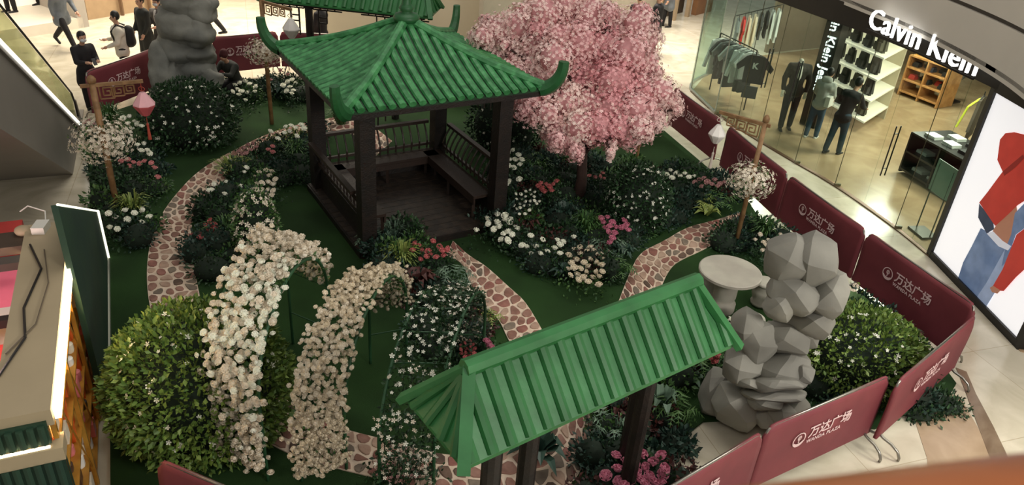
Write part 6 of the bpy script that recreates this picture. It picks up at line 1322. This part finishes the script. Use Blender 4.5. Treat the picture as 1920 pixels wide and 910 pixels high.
blk = cl('near_black', (30, 28, 30)); gry = cl('steel_grey', (112, 118, 124)); crm = cl('cream_white', (214, 206, 190)); drk = cl('dark_green_black', (38, 40, 36)); jean = cl('denim', (62, 84, 104)); shoe_b = mat('shoe_black', (26, 24, 24), .5, .1); shoe_w = mat('shoe_white', (206, 204, 196), .5, .05); tweed = cl('tweed', (92, 88, 84)); beige_t = cl('beige_trousers', (150, 130, 104))
g = G(128, 92); person('person in a grey padded coat and black trousers striding, head cut off at the top', g, -1.9, 1.74, ((.5, .1), (-.45, .35)), ((-.3, .3, .15), (.35, .4, .15)), gry, blk, shoe_b, .12, coat=.18)
g = G(176, 205); person('person in black with a face mask looking at a phone behind the left barrier', g, -2.2, 1.66, ((.05, .02), (-.03, .02)), ((.35, 1.35, .1), (.35, 1.35, .1)), blk, blk, shoe_b, .08, (.5, 0), coat=.25, mask=True, phone='person in black behind the left barrier')
g = G(243, 168); person('person in a cream jacket with black backpack, one hand out, behind the left barrier', g, 2.0, 1.74, ((.05, .02), (-.05, .02)), ((.1, 1.45, .15), (.15, 1.0, .1)), crm, blk, shoe_w, .03, (.1, 0), bag='backpack', inner=mat('inner_shirt', (222, 218, 210), .7, .03))
g = G(284, 128); person('person in a dark long coat left of the grey rock, head cut off', g, 2.6, 1.72, ((.05, .02), (-.05, .02)), ((.1, .6, .1), (.1, .4, .1)), drk, blk, shoe_b, .03, coat=.55)
g = G(312, 122); person('person with a face mask and grey tweed coat close beside the grey rock', g, 2.9, 1.64, ((.05, .02), (-.05, .02)), ((.2, 1.2, .1), (.2, 1.2, .1)), tweed, blk, shoe_b, .03, coat=.3, mask=True, haircol=hair, inner=mat('inner_shirt', (222, 218, 210)))
g = G(396, 68); person('person in black walking behind the right side of the left rock, upper body cut off', g, 2.2, 1.74, ((.3, .1), (-.3, .3)), ((-.2, .3, .1), (.3, .3, .1)), blk, blk, shoe_b, .05, coat=.3)
g = G(446, 180); person('crouching person in dark clothes and dark red knit cap right of the left rock', g, -.3+PI, 1.68, ((1.55, 2.45), (1.5, 2.4)), ((.9, 1.1, .1), (.9, 1.0, .1)), drk, blk, shoe_b, .45, (.4, 0), beanie=cl('maroon', (70, 24, 28)), hip_z=.38)
g = G(590, 128)+Vector((0, 0, 0)); person('dark haired person behind the left slope of the pavilion roof, only the head showing', (-5.35, 19.9, 0), 1.2, 1.7, ((.05, .02), (-.05, .02)), ((.1, .3, .1), (.1, .3, .1)), blk, blk, shoe_b)
for (u, v), lb, fc, tp in (((1185, 102), 'person in black with a pale print on the back above the pink tree', .2, blk), ((1222, 100), 'person in a black hooded coat behind the upper right of the pink tree', 1.0, blk), ((1248, 50), 'person in a pale grey jacket at the wood framed shop', 2.0, gry)):
    g = G(u, v); P_ = person(lb, g, fc, 1.74, ((.1, .02), (-.1, .02)), ((.1, .4, .1), (.1, .4, .1)), tp, blk, shoe_b, .04, coat=.25)
    if 'print' in lb: bp_ = MB(); [bp_.box((0, -.172, 1.12+.07*k), (.16, .01, .03)) for k in range(4)]; bp_.build('back_print', mat('print_grey', (120, 116, 110)), P_)
g = G(1520, 258); person('shop customer in a pale grey hooded jacket and blue jeans, seen from behind', g, -.7, 1.62, ((.05, .05), (-.12, .05)), ((.2, .7, .2), (.2, .7, .2)), cl('pale_grey', (164, 166, 160)), jean, shoe_w, .12, (.4, 0), hood=cl('pale_grey', (164, 166, 160)), bag='shoulder')
g = G(1560, 288); person('shop customer in a black jacket and dark jeans bending towards the bag shelf', g, -.9, 1.72, ((.1, .05), (-.15, .1)), ((.5, .7, .2), (.4, .8, .2)), blk, cl('dark_denim', (44, 62, 76)), shoe_b, .3, (.3, 0))
g = G(1470, 242); person('white headless mannequin in an open dark jacket and black ripped jeans', g, PI-.1, 1.9, ((.08, .03), (-.08, .03)), ((.0, .15, .25), (.0, .15, .25)), cl('dark_leather', (44, 42, 36)), cl('black_jeans', (34, 34, 36)), shoe_b, 0, headless=True, inner=white_lac, cat='mannequin', name='mannequin', body_m=mat('mannequin_white', (228, 222, 206), .4, .02))
for i, (u, v, lb) in enumerate(((22, 22, 'leftmost'), (66, 8, 'right hand'))):
    g = G(u, v, .28); person('%s mannequin in black trousers on the bright display platform, only the legs in view' % lb, g, 2.6, 1.8, ((.05, .02), (-.05, .02)), ((.05, .1, .2), (.05, .1, .2)), crm, blk, shoe_b, headless=True, cat='mannequin', name='mannequin', body_m=mat('mannequin_white', (228, 222, 206)))
